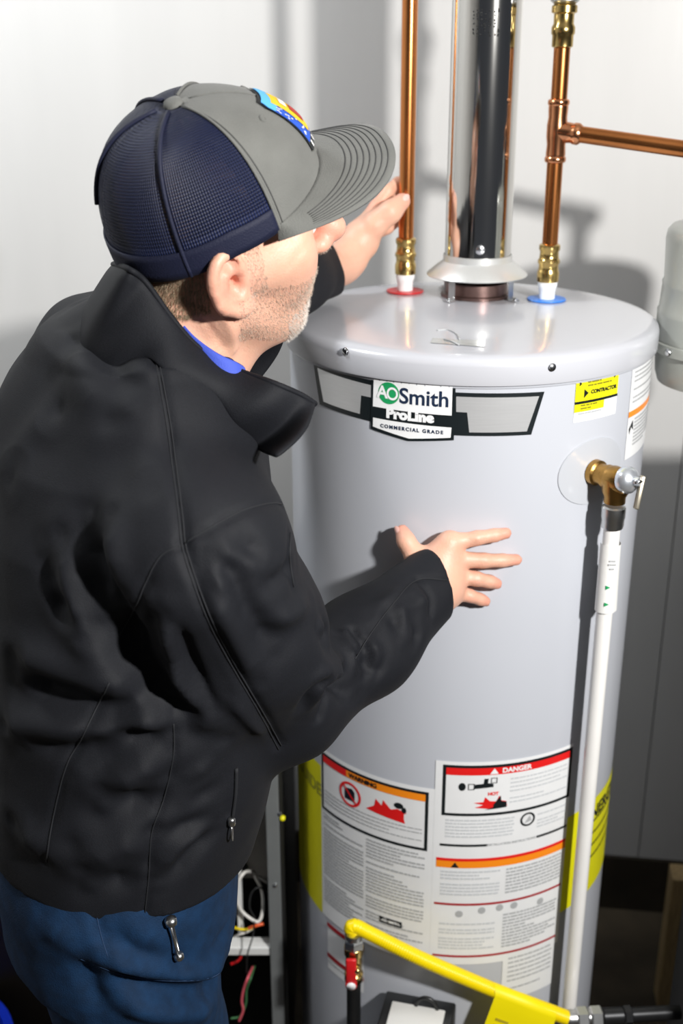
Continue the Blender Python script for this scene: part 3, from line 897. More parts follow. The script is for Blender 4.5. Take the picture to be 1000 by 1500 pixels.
fbox('front_panel', fx0, W(150, 1300, fy0)[0], fy0, fy0 + .012, 0, fz, mat('dark_brown_panel', (.035, .028, .016), .5, var=.3, vscale=6))
p0, p1 = W(352, 1290, fy0 + .10), W(398, 1130, fy0 + .10)
fbox('blower_housing', p0[0] - .12, pw - .004, fy0 + .10, fy0 + .30, p0[2], fz - .01, M_inner, furn, .01)
for q in ((389, 1178), (357, 1225), (358, 1270)):
    p = W(*q, fy0 + .098)
    v, f = lathe_vf([(.0065, 0), (.0065, .004), (.004, .006)], p, (0, -1, 0), 14)
    mesh_obj('grommet', v, f, M_bplastic, furn)
p = W(372, 1389, fy0 + .012)
fbox('cross_bar', p[0] - .20, pw - .0105, fy0 + .004, fy0 + .03, p[2] - .008, p[2] + .008, mat('white_bracket', (.72, .73, .72), .4), furn, .002)
p = W(351, 1330, fy0 + .03)
fbox('upright', p[0] - .004, p[0] + .004, fy0 + .03, fy0 + .045, p[2] - .05, p[2] + .12, mat('white_bracket', (1, 1, 1)), furn)
p = W(40, 1402, fy0 - .001)
fbox('rating_plate', p[0] - .012, p[0] + .012, fy0 - .002, fy0, p[2] - .008, p[2] + .008, M_tan)
v, f = lathe_vf([(.005, 0), (.005, .004), (.003, .007)], W(411, 1198, fy0 + .002), (1, -.2, 0), 10)
mesh_obj('wire_nut', v, f, M_yellow, furn)
def wire(pl, r, m, label, Y=fy0 + .02, name='wire'):
    pts = spline([W(q[0], q[1], Y + (q[2] if len(q) > 2 else 0)) for q in pl], 8)
    v, f = tube_vf(pts, r, 8)
    o = mesh_obj(name, v, f, m)
    return tag(o, label, 'wire', 'loose wires in the furnace cabinet')
M_wirew = mat('white_wire', (.72, .70, .66), .4)
wire([(372, 1277, .05), (358, 1278, .01), (347, 1296), (346, 1315), (353, 1333), (366, 1345, -.005), (378, 1350, -.005), (384, 1338), (385, 1318, .01), (382, 1300, .03), (374, 1283, .05), (392, 1292, .06)], .0028, M_wirew, 'thick white wire looped in the open furnace cabinet')
wire([(374, 1345), (366, 1330), (368, 1310), (378, 1300), (392, 1306, .03)], .0014, M_bplastic, 'thin black wire inside the white wire loop')
wire([(338, 1357, .01), (352, 1361), (365, 1361), (372, 1358)], .0022, M_yhose, 'short yellow wire above the white cross bar')
wire([(364, 1360), (374, 1356, -.004), (386, 1353)], .0027, mat('orange_wire', (.85, .12, .02), .4), 'orange red wire end above the white cross bar')
wire([(340, 1374, .02), (350, 1369), (360, 1366), (370, 1360)], .0018, M_wirew, 'thin white wire joining the yellow wire')
wire([(370, 1416, .03), (363, 1432), (357, 1448), (354, 1466), (356, 1480), (350, 1496)], .0022, mat('pink_wire', (.62, .10, .13), .4), 'pink wire hanging below the white cross bar', fy0 - .01)
wire([(373, 1415, .03), (367, 1433), (361, 1450), (360, 1470), (352, 1488), (338, 1492)], .0018, mat('green_wire', (.05, .16, .06), .5), 'dark green wire hanging below the white cross bar', fy0 - .005)
wire([(352, 1395), (352, 1403), (346, 1409), (338, 1412)], .0024, M_redp, 'short red wire tucked behind the white cross bar')
wire([(372, 1350), (371, 1368), (366, 1385, -.012), (362, 1400, -.012), (361, 1425)], .0013, M_bplastic, 'thin black wire crossing the white cross bar', fy0 - .006)

# blue tub on the floor
bk = W(-95, 1545, 1.36)
tub = empty('blue_bucket', (bk[0] - .02, bk[1], 0), 'bright blue plastic bucket behind the man', 'bucket')
zb = bk[2]
v, f = lathe_vf([(.10, 0), (.125, zb - .05), (.134, zb - .05), (.134, zb - .035), (.128, zb - .035), (.130, zb), (.138, zb), (.138, zb + .006), (.124, zb + .006), (.118, zb - .05), (.096, .01)], (bk[0] - .02, bk[1], 0.002), n=48, cap=False)
v.append(Vector((bk[0] - .02, bk[1], 0.004)));
shade_auto(mesh_obj('pail', v, f, mat('bucket_blue', (.005, .035, .62), .3), tub), 50)
v, f = lathe_vf([(.0, .004), (.097, .004)], (bk[0] - .02, bk[1], 0.006), n=48, cap=False)
mesh_obj('pail_bottom', v, f, MATS['bucket_blue'], tub)
# timber upright near the right end of the wall
p = W(987, 1290, 1.80)
v, f = box_vf((p[0] + .026, 1.825, p[2] / 2), (.05, .05, p[2]), WA, .003)
tag(mesh_obj('timber_offcut', v, f, M_tan, None, False), 'short tan timber offcut standing on the floor right of the heater', 'timber')

# ================================================================== THE MAN
class Field:
    def __init__(s, lo, hi, h):
        s.lo = np.array(lo, float); s.h = h
        s.n = np.ceil((np.array(hi) - s.lo) / h).astype(int) + 1
        s.D = np.full(s.n, 0.2, np.float32)
        s.ax = [(s.lo[i] + h * np.arange(s.n[i])).astype(np.float32) for i in range(3)]
    def _sub(s, bmin, bmax):
        a = np.clip(np.floor((np.array(bmin) - s.lo) / s.h).astype(int), 0, s.n)
        b = np.clip(np.ceil((np.array(bmax) - s.lo) / s.h).astype(int) + 1, 0, s.n)
        sl = tuple(slice(int(a[i]), int(b[i])) for i in range(3))
        X = s.ax[0][sl[0]][:, None, None]; Y = s.ax[1][sl[1]][None, :, None]; Z = s.ax[2][sl[2]][None, None, :]
        return sl, X, Y, Z
    def put(s, d, sl, k):
        a = s.D[sl]
        if k > 0:
            h = np.maximum(k - np.abs(a - d), 0) / k
            s.D[sl] = np.minimum(a, d) - h * h * k * .25
        else:
            s.D[sl] = np.minimum(a, d)
    def cutout(s, d, sl, k):
        a = s.D[sl]; b = -d
        if k > 0:
            h = np.maximum(k - np.abs(a - b), 0) / k
            s.D[sl] = np.maximum(a, b) + h * h * k * .25
        else:
            s.D[sl] = np.maximum(a, b)
    def cone(s, p, q, r0, r1, k=.02, cut=False):
        p = np.array(p, float); q = np.array(q, float)
        m = max(r0, r1) + k + .02
        sl, X, Y, Z = s._sub(np.minimum(p, q) - m, np.maximum(p, q) + m)
        v = q - p; L = float(v @ v) + 1e-12
        t = np.clip(((X - p[0]) * v[0] + (Y - p[1]) * v[1] + (Z - p[2]) * v[2]) / L, 0, 1)
        d = np.sqrt((X - p[0] - t * v[0])**2 + (Y - p[1] - t * v[1])**2 + (Z - p[2] - t * v[2])**2) - (r0 + t * (r1 - r0))
        (s.cutout if cut else s.put)(d.astype(np.float32), sl, k)
    def chain(s, pts, rad, k=.02):
        for i in range(len(pts) - 1):
            s.cone(pts[i], pts[i + 1], rad[i], rad[i + 1], k)
    def ell(s, c, r, A=None, k=.02, cut=False):
        c = np.array(c, float); A = np.eye(3) if A is None else np.array(A)
        m = max(r) + k + .02
        sl, X, Y, Z = s._sub(c - m, c + m)
        x, y, z = X - c[0], Y - c[1], Z - c[2]
        u = [(A[0][i] * x + A[1][i] * y + A[2][i] * z) for i in range(3)]
        k0 = np.sqrt(sum((u[i] / r[i])**2 for i in range(3)))
        k1 = np.sqrt(sum((u[i] / r[i]**2)**2 for i in range(3))) + 1e-9
        d = k0 * (k0 - 1) / k1
        (s.cutout if cut else s.put)(d.astype(np.float32), sl, k)
    def disk_cut(s, p, axis, rad, length, k=.003):
        """cut a flat-ended cylinder starting at p along axis"""
        p = np.array(p, float); a = np.array(axis, float); a /= np.linalg.norm(a)
        m = rad + length
        sl, X, Y, Z = s._sub(p - m, p + m)
        x, y, z = X - p[0], Y - p[1], Z - p[2]
        t = x * a[0] + y * a[1] + z * a[2]
        rr = np.sqrt(np.maximum(x * x + y * y + z * z - t * t, 0))
        d = np.maximum(np.maximum(-t, t - length), rr - rad)
        s.cutout(d.astype(np.float32), sl, k)
    def stack(s, zs, cx, cy, a, b, ang, k=.02, e=2.0):
        m = max(max(a), max(b)) + .05
        sl, X, Y, Z = s._sub((min(cx) - m, min(cy) - m, zs[0] - .03), (max(cx) + m, max(cy) + m, zs[-1] + .03))
        zz = Z[0, 0, :]
        CX, CY, AA, BB = (np.interp(zz, zs, q)[None, None, :] for q in (cx, cy, a, b))
        c_, s_ = math.cos(ang), math.sin(ang)
        u = (X - CX) * c_ + (Y - CY) * s_
        w = -(X - CX) * s_ + (Y - CY) * c_
        k0 = ((np.abs(u) / AA)**e + (np.abs(w) / BB)**e)**(1 / e) + 1e-6
        k1 = np.sqrt((u / AA**2)**2 + (w / BB**2)**2) + 1e-6
        d = k0 * (k0 - 1) / k1
        d = np.clip(d, -.1, .3)
        d = np.maximum(d, np.maximum(zs[0] - Z, Z - zs[-1]))
        s.put(d.astype(np.float32), sl, k)
    def mesh(s):
        D = s.D
        S = D < 0
        c8 = [S[i:S.shape[0] - 1 + i, j:S.shape[1] - 1 + j, l:S.shape[2] - 1 + l] for i in (0, 1) for j in (0, 1) for l in (0, 1)]
        anyv = c8[0].copy(); allv = c8[0].copy()
        for c in c8[1:]:
            anyv |= c; allv &= c
        act = anyv & ~allv
        idx = np.argwhere(act)
        num = np.full(act.shape, -1, np.int32)
        num[act] = np.arange(len(idx))
        off = [(i, j, l) for i in (0, 1) for j in (0, 1) for l in (0, 1)]
        vals = np.stack([D[idx[:, 0] + o[0], idx[:, 1] + o[1], idx[:, 2] + o[2]] for o in off], 1).astype(np.float64)
        acc = np.zeros((len(idx), 3)); cnt = np.zeros(len(idx))
        for a in range(8):
            for b in range(a + 1, 8):
                oa, ob = np.array(off[a]), np.array(off[b])
                if abs(oa - ob).sum() != 1: continue
                va, vb = vals[:, a], vals[:, b]
                m = (va < 0) != (vb < 0)
                t = np.where(m, va / np.where(m, va - vb, 1), 0)
                acc[m] += (oa + t[:, None] * (ob - oa))[m]
                cnt[m] += 1
        P = s.lo + s.h * (idx + acc / cnt[:, None])
        faces = []
        for ax in range(3):
            o1, o2 = (ax + 1) % 3, (ax + 2) % 3
            sa = [slice(None)] * 3; sb = [slice(None)] * 3
            sa[ax] = slice(0, -1); sb[ax] = slice(1, None)
            A, B = S[tuple(sa)], S[tuple(sb)]
            e = np.argwhere(A != B)
            ok = (e[:, o1] > 0) & (e[:, o2] > 0) & (e[:, o1] < S.shape[o1] - 1) & (e[:, o2] < S.shape[o2] - 1)
            e = e[ok]
            flip = A[e[:, 0], e[:, 1], e[:, 2]]
            def cell(d1, d2):
                q = e.copy(); q[:, o1] -= d1; q[:, o2] -= d2
                return num[q[:, 0], q[:, 1], q[:, 2]]
            q = np.stack([cell(0, 0), cell(1, 0), cell(1, 1), cell(0, 1)], 1)
            q[~flip] = q[~flip][:, ::-1]
            faces.append(q)
        return P, np.concatenate(faces)
def np_mesh(name, P, Fq):
    me = bpy.data.meshes.new(name)
    me.vertices.add(len(P)); me.vertices.foreach_set('co', np.asarray(P, np.float32).ravel())
    me.loops.add(Fq.size); me.loops.foreach_set('vertex_index', Fq.ravel().astype(np.int32))
    me.polygons.add(len(Fq)); me.polygons.foreach_set('loop_start', np.arange(0, Fq.size, 4, dtype=np.int32))
    me.update(calc_edges=True)
    me.validate()
    return me
def smooth_mesh(P, Fq, it=2, lam=.5):
    E = np.concatenate([Fq[:, [0, 1]], Fq[:, [1, 2]], Fq[:, [2, 3]], Fq[:, [3, 0]]])
    for k in range(it):
        for l in (lam, -lam * 1.04) if it > 0 else ():
            acc = np.zeros_like(P); c = np.zeros(len(P))
            np.add.at(acc, E[:, 0], P[E[:, 1]]); np.add.at(acc, E[:, 1], P[E[:, 0]])
            np.add.at(c, E[:, 0], 1); np.add.at(c, E[:, 1], 1)
            P = P + l * (acc / np.maximum(c, 1)[:, None] - P)
    return P
def normals(P, Fq):
    n = np.cross(P[Fq[:, 2]] - P[Fq[:, 0]], P[Fq[:, 3]] - P[Fq[:, 1]])
    N = np.zeros_like(P)
    for i in range(4): np.add.at(N, Fq[:, i], n)
    return N / (np.linalg.norm(N, axis=1)[:, None] + 1e-12)

# folds and seams are laid out along the cloth
def cast_poly(bv, pl, step=6):
    pl = spline([(q[0], q[1]) for q in pl], 6)
    out = []
    for q in pl:
        d = pray(q[0], q[1]); d = d / np.linalg.norm(d)
        h = bv.ray_cast(Vector(EYE), Vector(d))
        if h[0] is not None:
            if out and (h[0] - out[-1][0]).length > .06: continue
            out.append((h[0], h[1]))
    return out
def seg_dist(P, pts):
    best = np.full(len(P), 9.0)
    for i in range(len(pts) - 1):
        p, q = pts[i], pts[i + 1]
        v = q - p; L = v @ v + 1e-12
        t = np.clip((P - p) @ v / L, 0, 1)
        best = np.minimum(best, np.linalg.norm(P - p - t[:, None] * v, axis=1))
    return best
def apply_folds(P, Fq, folds):
    bv = BVHTree.FromPolygons([Vector(p) for p in P], [tuple(q) for q in Fq.tolist()])
    N = normals(P, Fq)
    off = np.zeros(len(P))
    for pl, amp, wid in folds:
        if wid > .006: amp *= 1.45
        h = cast_poly(bv, pl)
        if len(h) < 2: continue
        pts = np.array([x[0] for x in h])
        lo, hi = pts.min(0) - .09, pts.max(0) + .09
        m = np.all((P > lo) & (P < hi), axis=1)
        d = seg_dist(P[m], pts)
        # taper toward both ends
        e0 = np.linalg.norm(P[m] - pts[0], axis=1); e1 = np.linalg.norm(P[m] - pts[-1], axis=1)
        tap = np.clip(np.minimum(e0, e1) / .03, .15, 1) if wid > .006 else 1.0
        off[m] += amp * tap * np.exp(-(d / wid)**2)
    return P + N * off[:, None]

# ---- pose
BANG = math.radians(10)
bf = np.array([math.cos(BANG), math.sin(BANG), 0]); br = np.array([math.sin(BANG), -math.cos(BANG), 0])
NB = np.array([-.190, 1.170, 1.500])
SHR = np.array([-.135, .995, 1.350])
ELR = W(416, 1026, 1.115)
WRR = on_cyl(640, 862, R + .034)
SHL = np.array([-.278, 1.36, 1.438])
ELL = W(372, 440, 1.46)
RPX, RPY = RED[0], RED[1]
WRL = W(498, 388, RPY - .058)
def hm(yaw, pitch, roll):
    cy, sy = math.cos(yaw), math.sin(yaw); c_, s_ = math.cos(pitch), math.sin(pitch); c2, s2 = math.cos(roll), math.sin(roll)
    fw = np.array([cy * c_, sy * c_, s_]); l = np.array([-sy, cy, 0]); u = np.cross(fw, l)
    return np.stack([fw, c2 * l + s2 * u, -s2 * l + c2 * u], 1)
HM = hm(math.radians(19.4), math.radians(12.2), math.radians(17))
HO = np.array([-.1225, 1.1600, 1.6165])
def hp(x, y, z): return HO + HM @ np.array([x, y, z])

# ---- body (one continuous mesh)
B = Field((-.46, .86, -.01), (.30, 1.78, 1.77), .0036)
b = B
# head
b.ell(hp(-.003, 0, .038), (.090, .074, .082), HM, .02)
b.ell(hp(.026, 0, -.028), (.062, .058, .083), HM, .03)
for sgn in (-1, 1):
    b.cone(hp(-.008, sgn * .050, -.052), hp(.044, sgn * .018, -.098), .021, .019, .03)
    b.ell(hp(.056, sgn * .036, -.028), (.030, .026, .032), HM, .025)
    b.cone(hp(-.002, sgn * .062, -.012), hp(.062, sgn * .050, -.006), .012, .014, .03)
b.ell(hp(.056, 0, -.101), (.021, .024, .019), HM, .02)
b.ell(hp(.062, 0, -.062), (.024, .032, .028), HM, .02)
b.cone(hp(.092, 0, .014), hp(.121, 0, -.022), .0085, .0125, .012)
b.cone(hp(.121, 0, -.022), hp(.092, 0, -.036), .0115, .0090, .01)
for sgn in (-1, 1):
    b.ell(hp(.103, sgn * .0115, -.032), (.011, .0085, .008), HM, .008)
    b.cone(hp(.090, sgn * .005, .026), hp(.078, sgn * .046, .022), .010, .009, .02)
    b.ell(hp(.103, sgn * .031, .006), (.018, .016, .011), HM, .012, True)
b.cone(hp(.082, -.017, -.060), hp(.082, .017, -.060), .0055, .0055, .01)
b.cone(hp(.079, -.015, -.071), hp(.079, .015, -.071), .0065, .0065, .01)
b.cone(hp(.094, -.022, -.0655), hp(.094, .022, -.0655), .0090, .0090, .004, True)
# neck
b.cone(hp(-.030, 0, -.035), NB + np.array([-.01, 0, -.02]), .058, .062, .03)
b.cone(hp(.020, 0, -.085), NB + bf * .045 + np.array([0, 0, -.03]), .030, .042, .03)
for sgn in (-1, 1):
    b.cone(hp(-.022, sgn * .056, -.042), NB + bf * .062 - br * sgn * .018 + np.array([0, 0, -.035]), .012, .012, .018)
# right ear, left ear
def ear(sgn):
    base = np.array([-.010, sgn * .0735, -.004])
    fl = math.radians(24); tl = math.radians(-10)
    Fv = np.array([math.cos(fl), -sgn * math.sin(fl), 0]); Ov = np.array([math.sin(fl) * 1.0, sgn * math.cos(fl), 0])
    Uv = np.array([0, 0, 1.])
    Fr = math.cos(tl) * Fv - math.sin(tl) * Uv; Ur = math.sin(tl) * Fv + math.cos(tl) * Uv
    def ep(a, u, o=0.0):
        q = base + Fr * a + Ur * u + Ov * o
        return hp(*q)
    A = HM @ np.stack([Fr, Ur, Ov], 1)
    b.ell(ep(-.010, .002, .004), (.0185, .0300, .0050), A, .006)
    b.ell(ep(-.004, -.020, .004), (.011, .015, .0052), A, .006)
    b.cone(hp(base[0] + .004, sgn * .066, base[2]), ep(-.004, 0, 0), .014, .010, .01)
    helix = [(.008, .004), (.0085, .016), (.004, .0275), (-.006, .0325), (-.017, .028), (-.0245, .016), (-.0265, .002), (-.023, -.012), (-.015, -.024), (-.006, -.032), (.003, -.031)]
    hs = spline([ep(a, u, .0085) for a, u in helix], 3)
    for i in range(len(hs) - 1):
        t = i / (len(hs) - 2)
        r = .0046 if t < .7 else .0046 + (t - .7) * .007
        b.cone(hs[i], hs[i + 1], r, r, .004)
    ah = [(-.004, .018), (-.012, .014), (-.0165, .003), (-.013, -.010), (-.004, -.017), (.004, -.016)]
    hs = spline([ep(a, u, .0085) for a, u in ah], 3)
    for i in range(len(hs) - 1): b.cone(hs[i], hs[i + 1], .0036, .0036, .004)
    b.ell(ep(-.003, -.003, .0125), (.0085, .0115, .0085), A, .004, True)
    b.ell(ep(.000, -.001, .006), (.0048, .006, .012), A, .003, True)
    b.ell(ep(-.002, .021, .010), (.009, .0055, .0042), A, .003, True)
    b.cone(ep(.0075, -.002, .0070), ep(.0085, -.008, .0065), .0042, .0046, .004)
    b.ell(ep(-.002, -.027, .0065), (.0095, .0085, .0055), A, .005)
    return ep
EP = ear(-1)
ear(1)
# torso, arms, legs under the clothes
TZ = [.93, 1.00, 1.08, 1.17, 1.26, 1.34, 1.41, 1.46, 1.50]
TCX = [-.258, -.246, -.232, -.226, -.226, -.224, -.215, -.205, -.198]
TCY = [1.13, 1.13, 1.135, 1.14, 1.15, 1.16, 1.17, 1.175, 1.175]
TA = [.150, .158, .164, .162, .158, .150, .135, .110, .085]
TB = [.178, .180, .185, .190, .195, .195, .180, .150, .115]
sh_ = .022
b.stack(TZ[1:], TCX[1:], TCY[1:], [q - sh_ for q in TA[1:]], [q - sh_ for q in TB[1:]], BANG, .03)
b.cone(NB, SHR + np.array([-.01, .02, -.01]), .05, .055, .04); b.cone(NB, SHL, .05, .055, .04)
b.chain([SHR, ELR, WRR], [.055, .042, .027], .03)
b.chain([SHL, ELL, WRL], [.055, .042, .026], .03)
HIPC = np.array([-.264, 1.13, .93])
HR, HL = HIPC + br * .085 + np.array([0, 0, -.03]), HIPC - br * .085 + np.array([0, 0, -.03])
KR, KL = HR + np.array([.035, -.005, -.42]), HL + np.array([.02, .02, -.42])
AR, AL = np.array([KR[0] - .015, KR[1], .085]), np.array([KL[0] - .02, KL[1] + .01, .085])
b.stack([.86, .93, 1.0, 1.06], [-.264, -.264, -.258, -.25], [1.13] * 4, [.115, .120, .125, .13], [.15, .152, .15, .15], BANG, .03)
b.chain([HR, KR, AR], [.080, .055, .042], .03); b.chain([HL, KL, AL], [.080, .055, .042], .03)
for A_ in (AR, AL):
    b.cone(A_ + np.array([0, 0, -.04]), A_ + np.array([.13, .02, -.055]), .034, .024, .02)
# right hand resting on the tank
def oc(px, py, o): return on_cyl(px, py, R + o)
wr = oc(636, 858, .036)
b.chain([WRR, wr], [.026, .025], .02)
mcp = [oc(658, 796, .019), oc(664, 819, .021), oc(665, 843, .021), oc(662, 866, .019)]
for q, r in zip(mcp, (.0120, .0125, .012, .0115)):
    b.cone(wr, q, .021, r, .018)
b.cone(mcp[0], mcp[3], .0105, .0105, .012)
b.cone(oc(640, 822, .027), oc(650, 868, .026), .014, .014, .02)
fing = [([(658, 796, .019), (699, 788, .0150), (724, 784, .0115), (741, 781, .0092)], (.0112, .0092, .0084, .0074)),
        ([(664, 819, .021), (708, 821, .0165), (736, 821, .0120), (756, 820, .0092)], (.0114, .0095, .0085, .0075)),
        ([(665, 843, .021), (698, 848, .0190), (717, 852, .0130), (727, 855, .0092)], (.0110, .0092, .0084, .0075)),
        ([(662, 866, .019), (688, 873, .0175), (703, 878, .0120), (711, 881, .0085)], (.0105, .0085, .0078, .0070))]
for pl, rr in fing:
    b.chain([oc(*q) for q in pl], rr, .004)
th_ = [oc(628, 838, .026), oc(606, 812, .029), oc(595, 793, .024), oc(589, 779, .016)]
b.chain(th_, (.0170, .0112, .0108, .0092), .008)
b.cone(th_[1] * .6 + th_[0] * .4, mcp[0], .0085, .0095, .018)
# left hand closed round the copper riser
def lw(px, py, dy): return W(px, py, RPY + dy)
pal = lw(527, 352, -.030)
b.chain([WRL, lw(512, 375, -.045), pal], [.024, .0225, .023], .02)
lth = [lw(531, 350, -.034), lw(549, 329, -.040), lw(571, 311, -.040), lw(589, 295, -.0285)]
b.chain(lth, (.021, .0160, .0145, .0118), .012)
lmc = [lw(551, 304, -.006), lw(545, 318, .012), lw(541, 334, .024), lw(536, 348, .030)]
for q in lmc: b.cone(pal, q, .018, .0115, .016)
for i, q in enumerate(lmc):
    zc = q[2] + .022 - .002 * i
    k1 = np.array([RPX - .027, RPY + .004 + .004 * i, zc])
    k2 = np.array([RPX - .012, RPY + .0235, zc + .010])
    k3 = np.array([RPX + .002, RPY + .0235, zc + .012])
    b.chain([q, k1, k2, k3], (.0105, .0092, .0085, .0074), .004)
BP, BF = B.mesh()
BP = smooth_mesh(BP, BF, 1, .4)
BP = apply_folds(BP, BF, [([(464, 342), (440, 362), (414, 386)], -.0016, .0034), ([(458, 352), (438, 372), (424, 392)], -.0010, .0030), ([(322, 452), (338, 482), (342, 512)], .0030, .0055),
                          ([(300, 470), (316, 492), (326, 510)], -.0016, .0035), ([(545, 322), (556, 318), (562, 308)], -.0012, .0032), ([(690, 786), (699, 788)], .001, .003)])

# ---- skin material with attribute-driven blush
M_skin = bpy.data.materials.new('skin')
M_skin.use_nodes = True
nt = M_skin.node_tree
pb = nt.nodes['Principled BSDF']
at = nt.nodes.new('ShaderNodeAttribute'); at.attribute_name = 'blush'
nz_ = nt.nodes.new('ShaderNodeTexNoise'); nz_.inputs['Scale'].default_value = 90; nz_.inputs['Detail'].default_value = 4
tcn = nt.nodes.new('ShaderNodeTexCoord'); nt.links.new(tcn.outputs['Object'], nz_.inputs[0])
mx = nt.nodes.new('ShaderNodeMix'); mx.data_type = 'RGBA'
mx.inputs[6].default_value = (.70, .40, .285, 1); mx.inputs[7].default_value = (.66, .25, .185, 1)
ad = nt.nodes.new('ShaderNodeMath'); ad.operation = 'MULTIPLY_ADD'; ad.inputs[1].default_value = .5; 
nt.links.new(nz_.outputs[0], ad.inputs[0]); 
sbm = nt.nodes.new('ShaderNodeMath'); sbm.operation = 'SUBTRACT'; sbm.inputs[1].default_value = .22
nt.links.new(at.outputs['Fac'], ad.inputs[2]); nt.links.new(ad.outputs[0], sbm.inputs[0]); sbm.use_clamp = True
nt.links.new(sbm.outputs[0], mx.inputs[0])
nt.links.new(mx.outputs[2], pb.inputs['Base Color'])
pb.inputs['Roughness'].default_value = .48
pb.inputs['Subsurface Weight'].default_value = .12
pb.inputs['Subsurface Radius'].default_value = (.012, .004, .002)
pb.inputs['Subsurface Scale'].default_value = .5
bmpn = nt.nodes.new('ShaderNodeTexNoise'); bmpn.inputs['Scale'].default_value = 420; nt.links.new(tcn.outputs['Object'], bmpn.inputs[0])
bpp = nt.nodes.new('ShaderNodeBump'); bpp.inputs['Strength'].default_value = .18; bpp.inputs['Distance'].default_value = .002
nt.links.new(bmpn.outputs[0], bpp.inputs['Height']); nt.links.new(bpp.outputs[0], pb.inputs['Normal'])
bme = np_mesh('person', BP, BF)
bl = np.zeros(len(BP))
for c, r, s_ in [(EP(-.012, .005), .028, .75), (EP(-.003, -.027), .014, .5), (hp(.112, 0, -.028), .022, .9), (hp(.06, -.045, -.02), .022, .25)] + \
        [(q, .012, .55) for q in mcp] + [(oc(*pl[-1]), .014, .7) for pl, _ in fing] + [(th_[-1], .014, .7), (lth[-1], .014, .6), (lmc[0], .02, .4)] + [(oc(*pl[1]), .010, .45) for pl, _ in fing]:
    bl += s_ * np.exp(-((BP - np.array(c))**2).sum(1) / r**2)
at_ = bme.attributes.new('blush', 'FLOAT', 'POINT'); at_.data.foreach_set('value', bl.astype(np.float32))
person = link('person', bme, M_skin)
tag(person, 'man in dark jacket and trucker cap reaching round the water heater', 'person')

# ---- jacket
M_jacket = mat('black_softshell', (.0064, .0072, .0102), .72, var=.15, vscale=500, bump=.2, bscale=900, spec=.26)
J = Field((-.50, .84, .90), (.20, 1.76, 1.62), .0036)
J.stack(TZ, TCX, TCY, TA, TB, BANG, .03, 2.2)
J.cone(NB + np.array([0, 0, -.02]), SHR + np.array([-.005, .02, .0]), .055, .078, .05)
J.cone(NB + np.array([-.01, .02, -.02]), SHL, .065, .085, .06)
J.cone(NB + np.array([-.055, -.02, -.035]), NB + np.array([.0, -.080, -.040]), .058, .055, .05)
J.ell((-.262, 1.235, 1.425), (.105, .14, .095), None, .05)
J.cone(NB + np.array([-.055, .02, -.035]), np.array([-.275, 1.18, 1.385]), .065, .10, .05)
wcr = oc(628, 858, .051)
J.chain([SHR, SHR * .5 + ELR * .5 + np.array([0, -.004, 0]), ELR, ELR * .5 + WRR * .5 + np.array([0, 0, -.004]), wcr], [.088, .080, .061, .056, .046], .035)
wcl = W(478, 391, RPY - .065)
J.chain([SHL, SHL * .5 + ELL * .5, ELL, ELL * .5 + wcl * .5 + np.array([0, 0, .004]), wcl], [.085, .070, .056, .046, .043], .025)
ax_r = oc(690, 838, .02) - wcr
ax_r = ax_r / np.linalg.norm(ax_r)
cut_r = (oc(618, 846, .036))
J.disk_cut(oc(634, 851, .034), ax_r, .085, .12)
axl = W(530, 372, RPY - .05) - wcl
axl /= np.linalg.norm(axl)
J.disk_cut(W(487, 387, RPY - .062), axl, .08, .10)
J.disk_cut((-.258, 1.13, .972), (-.12, .06, -1), .32, .12)
JP, JF = J.mesh()
JP = smooth_mesh(JP, JF, 2, .5)

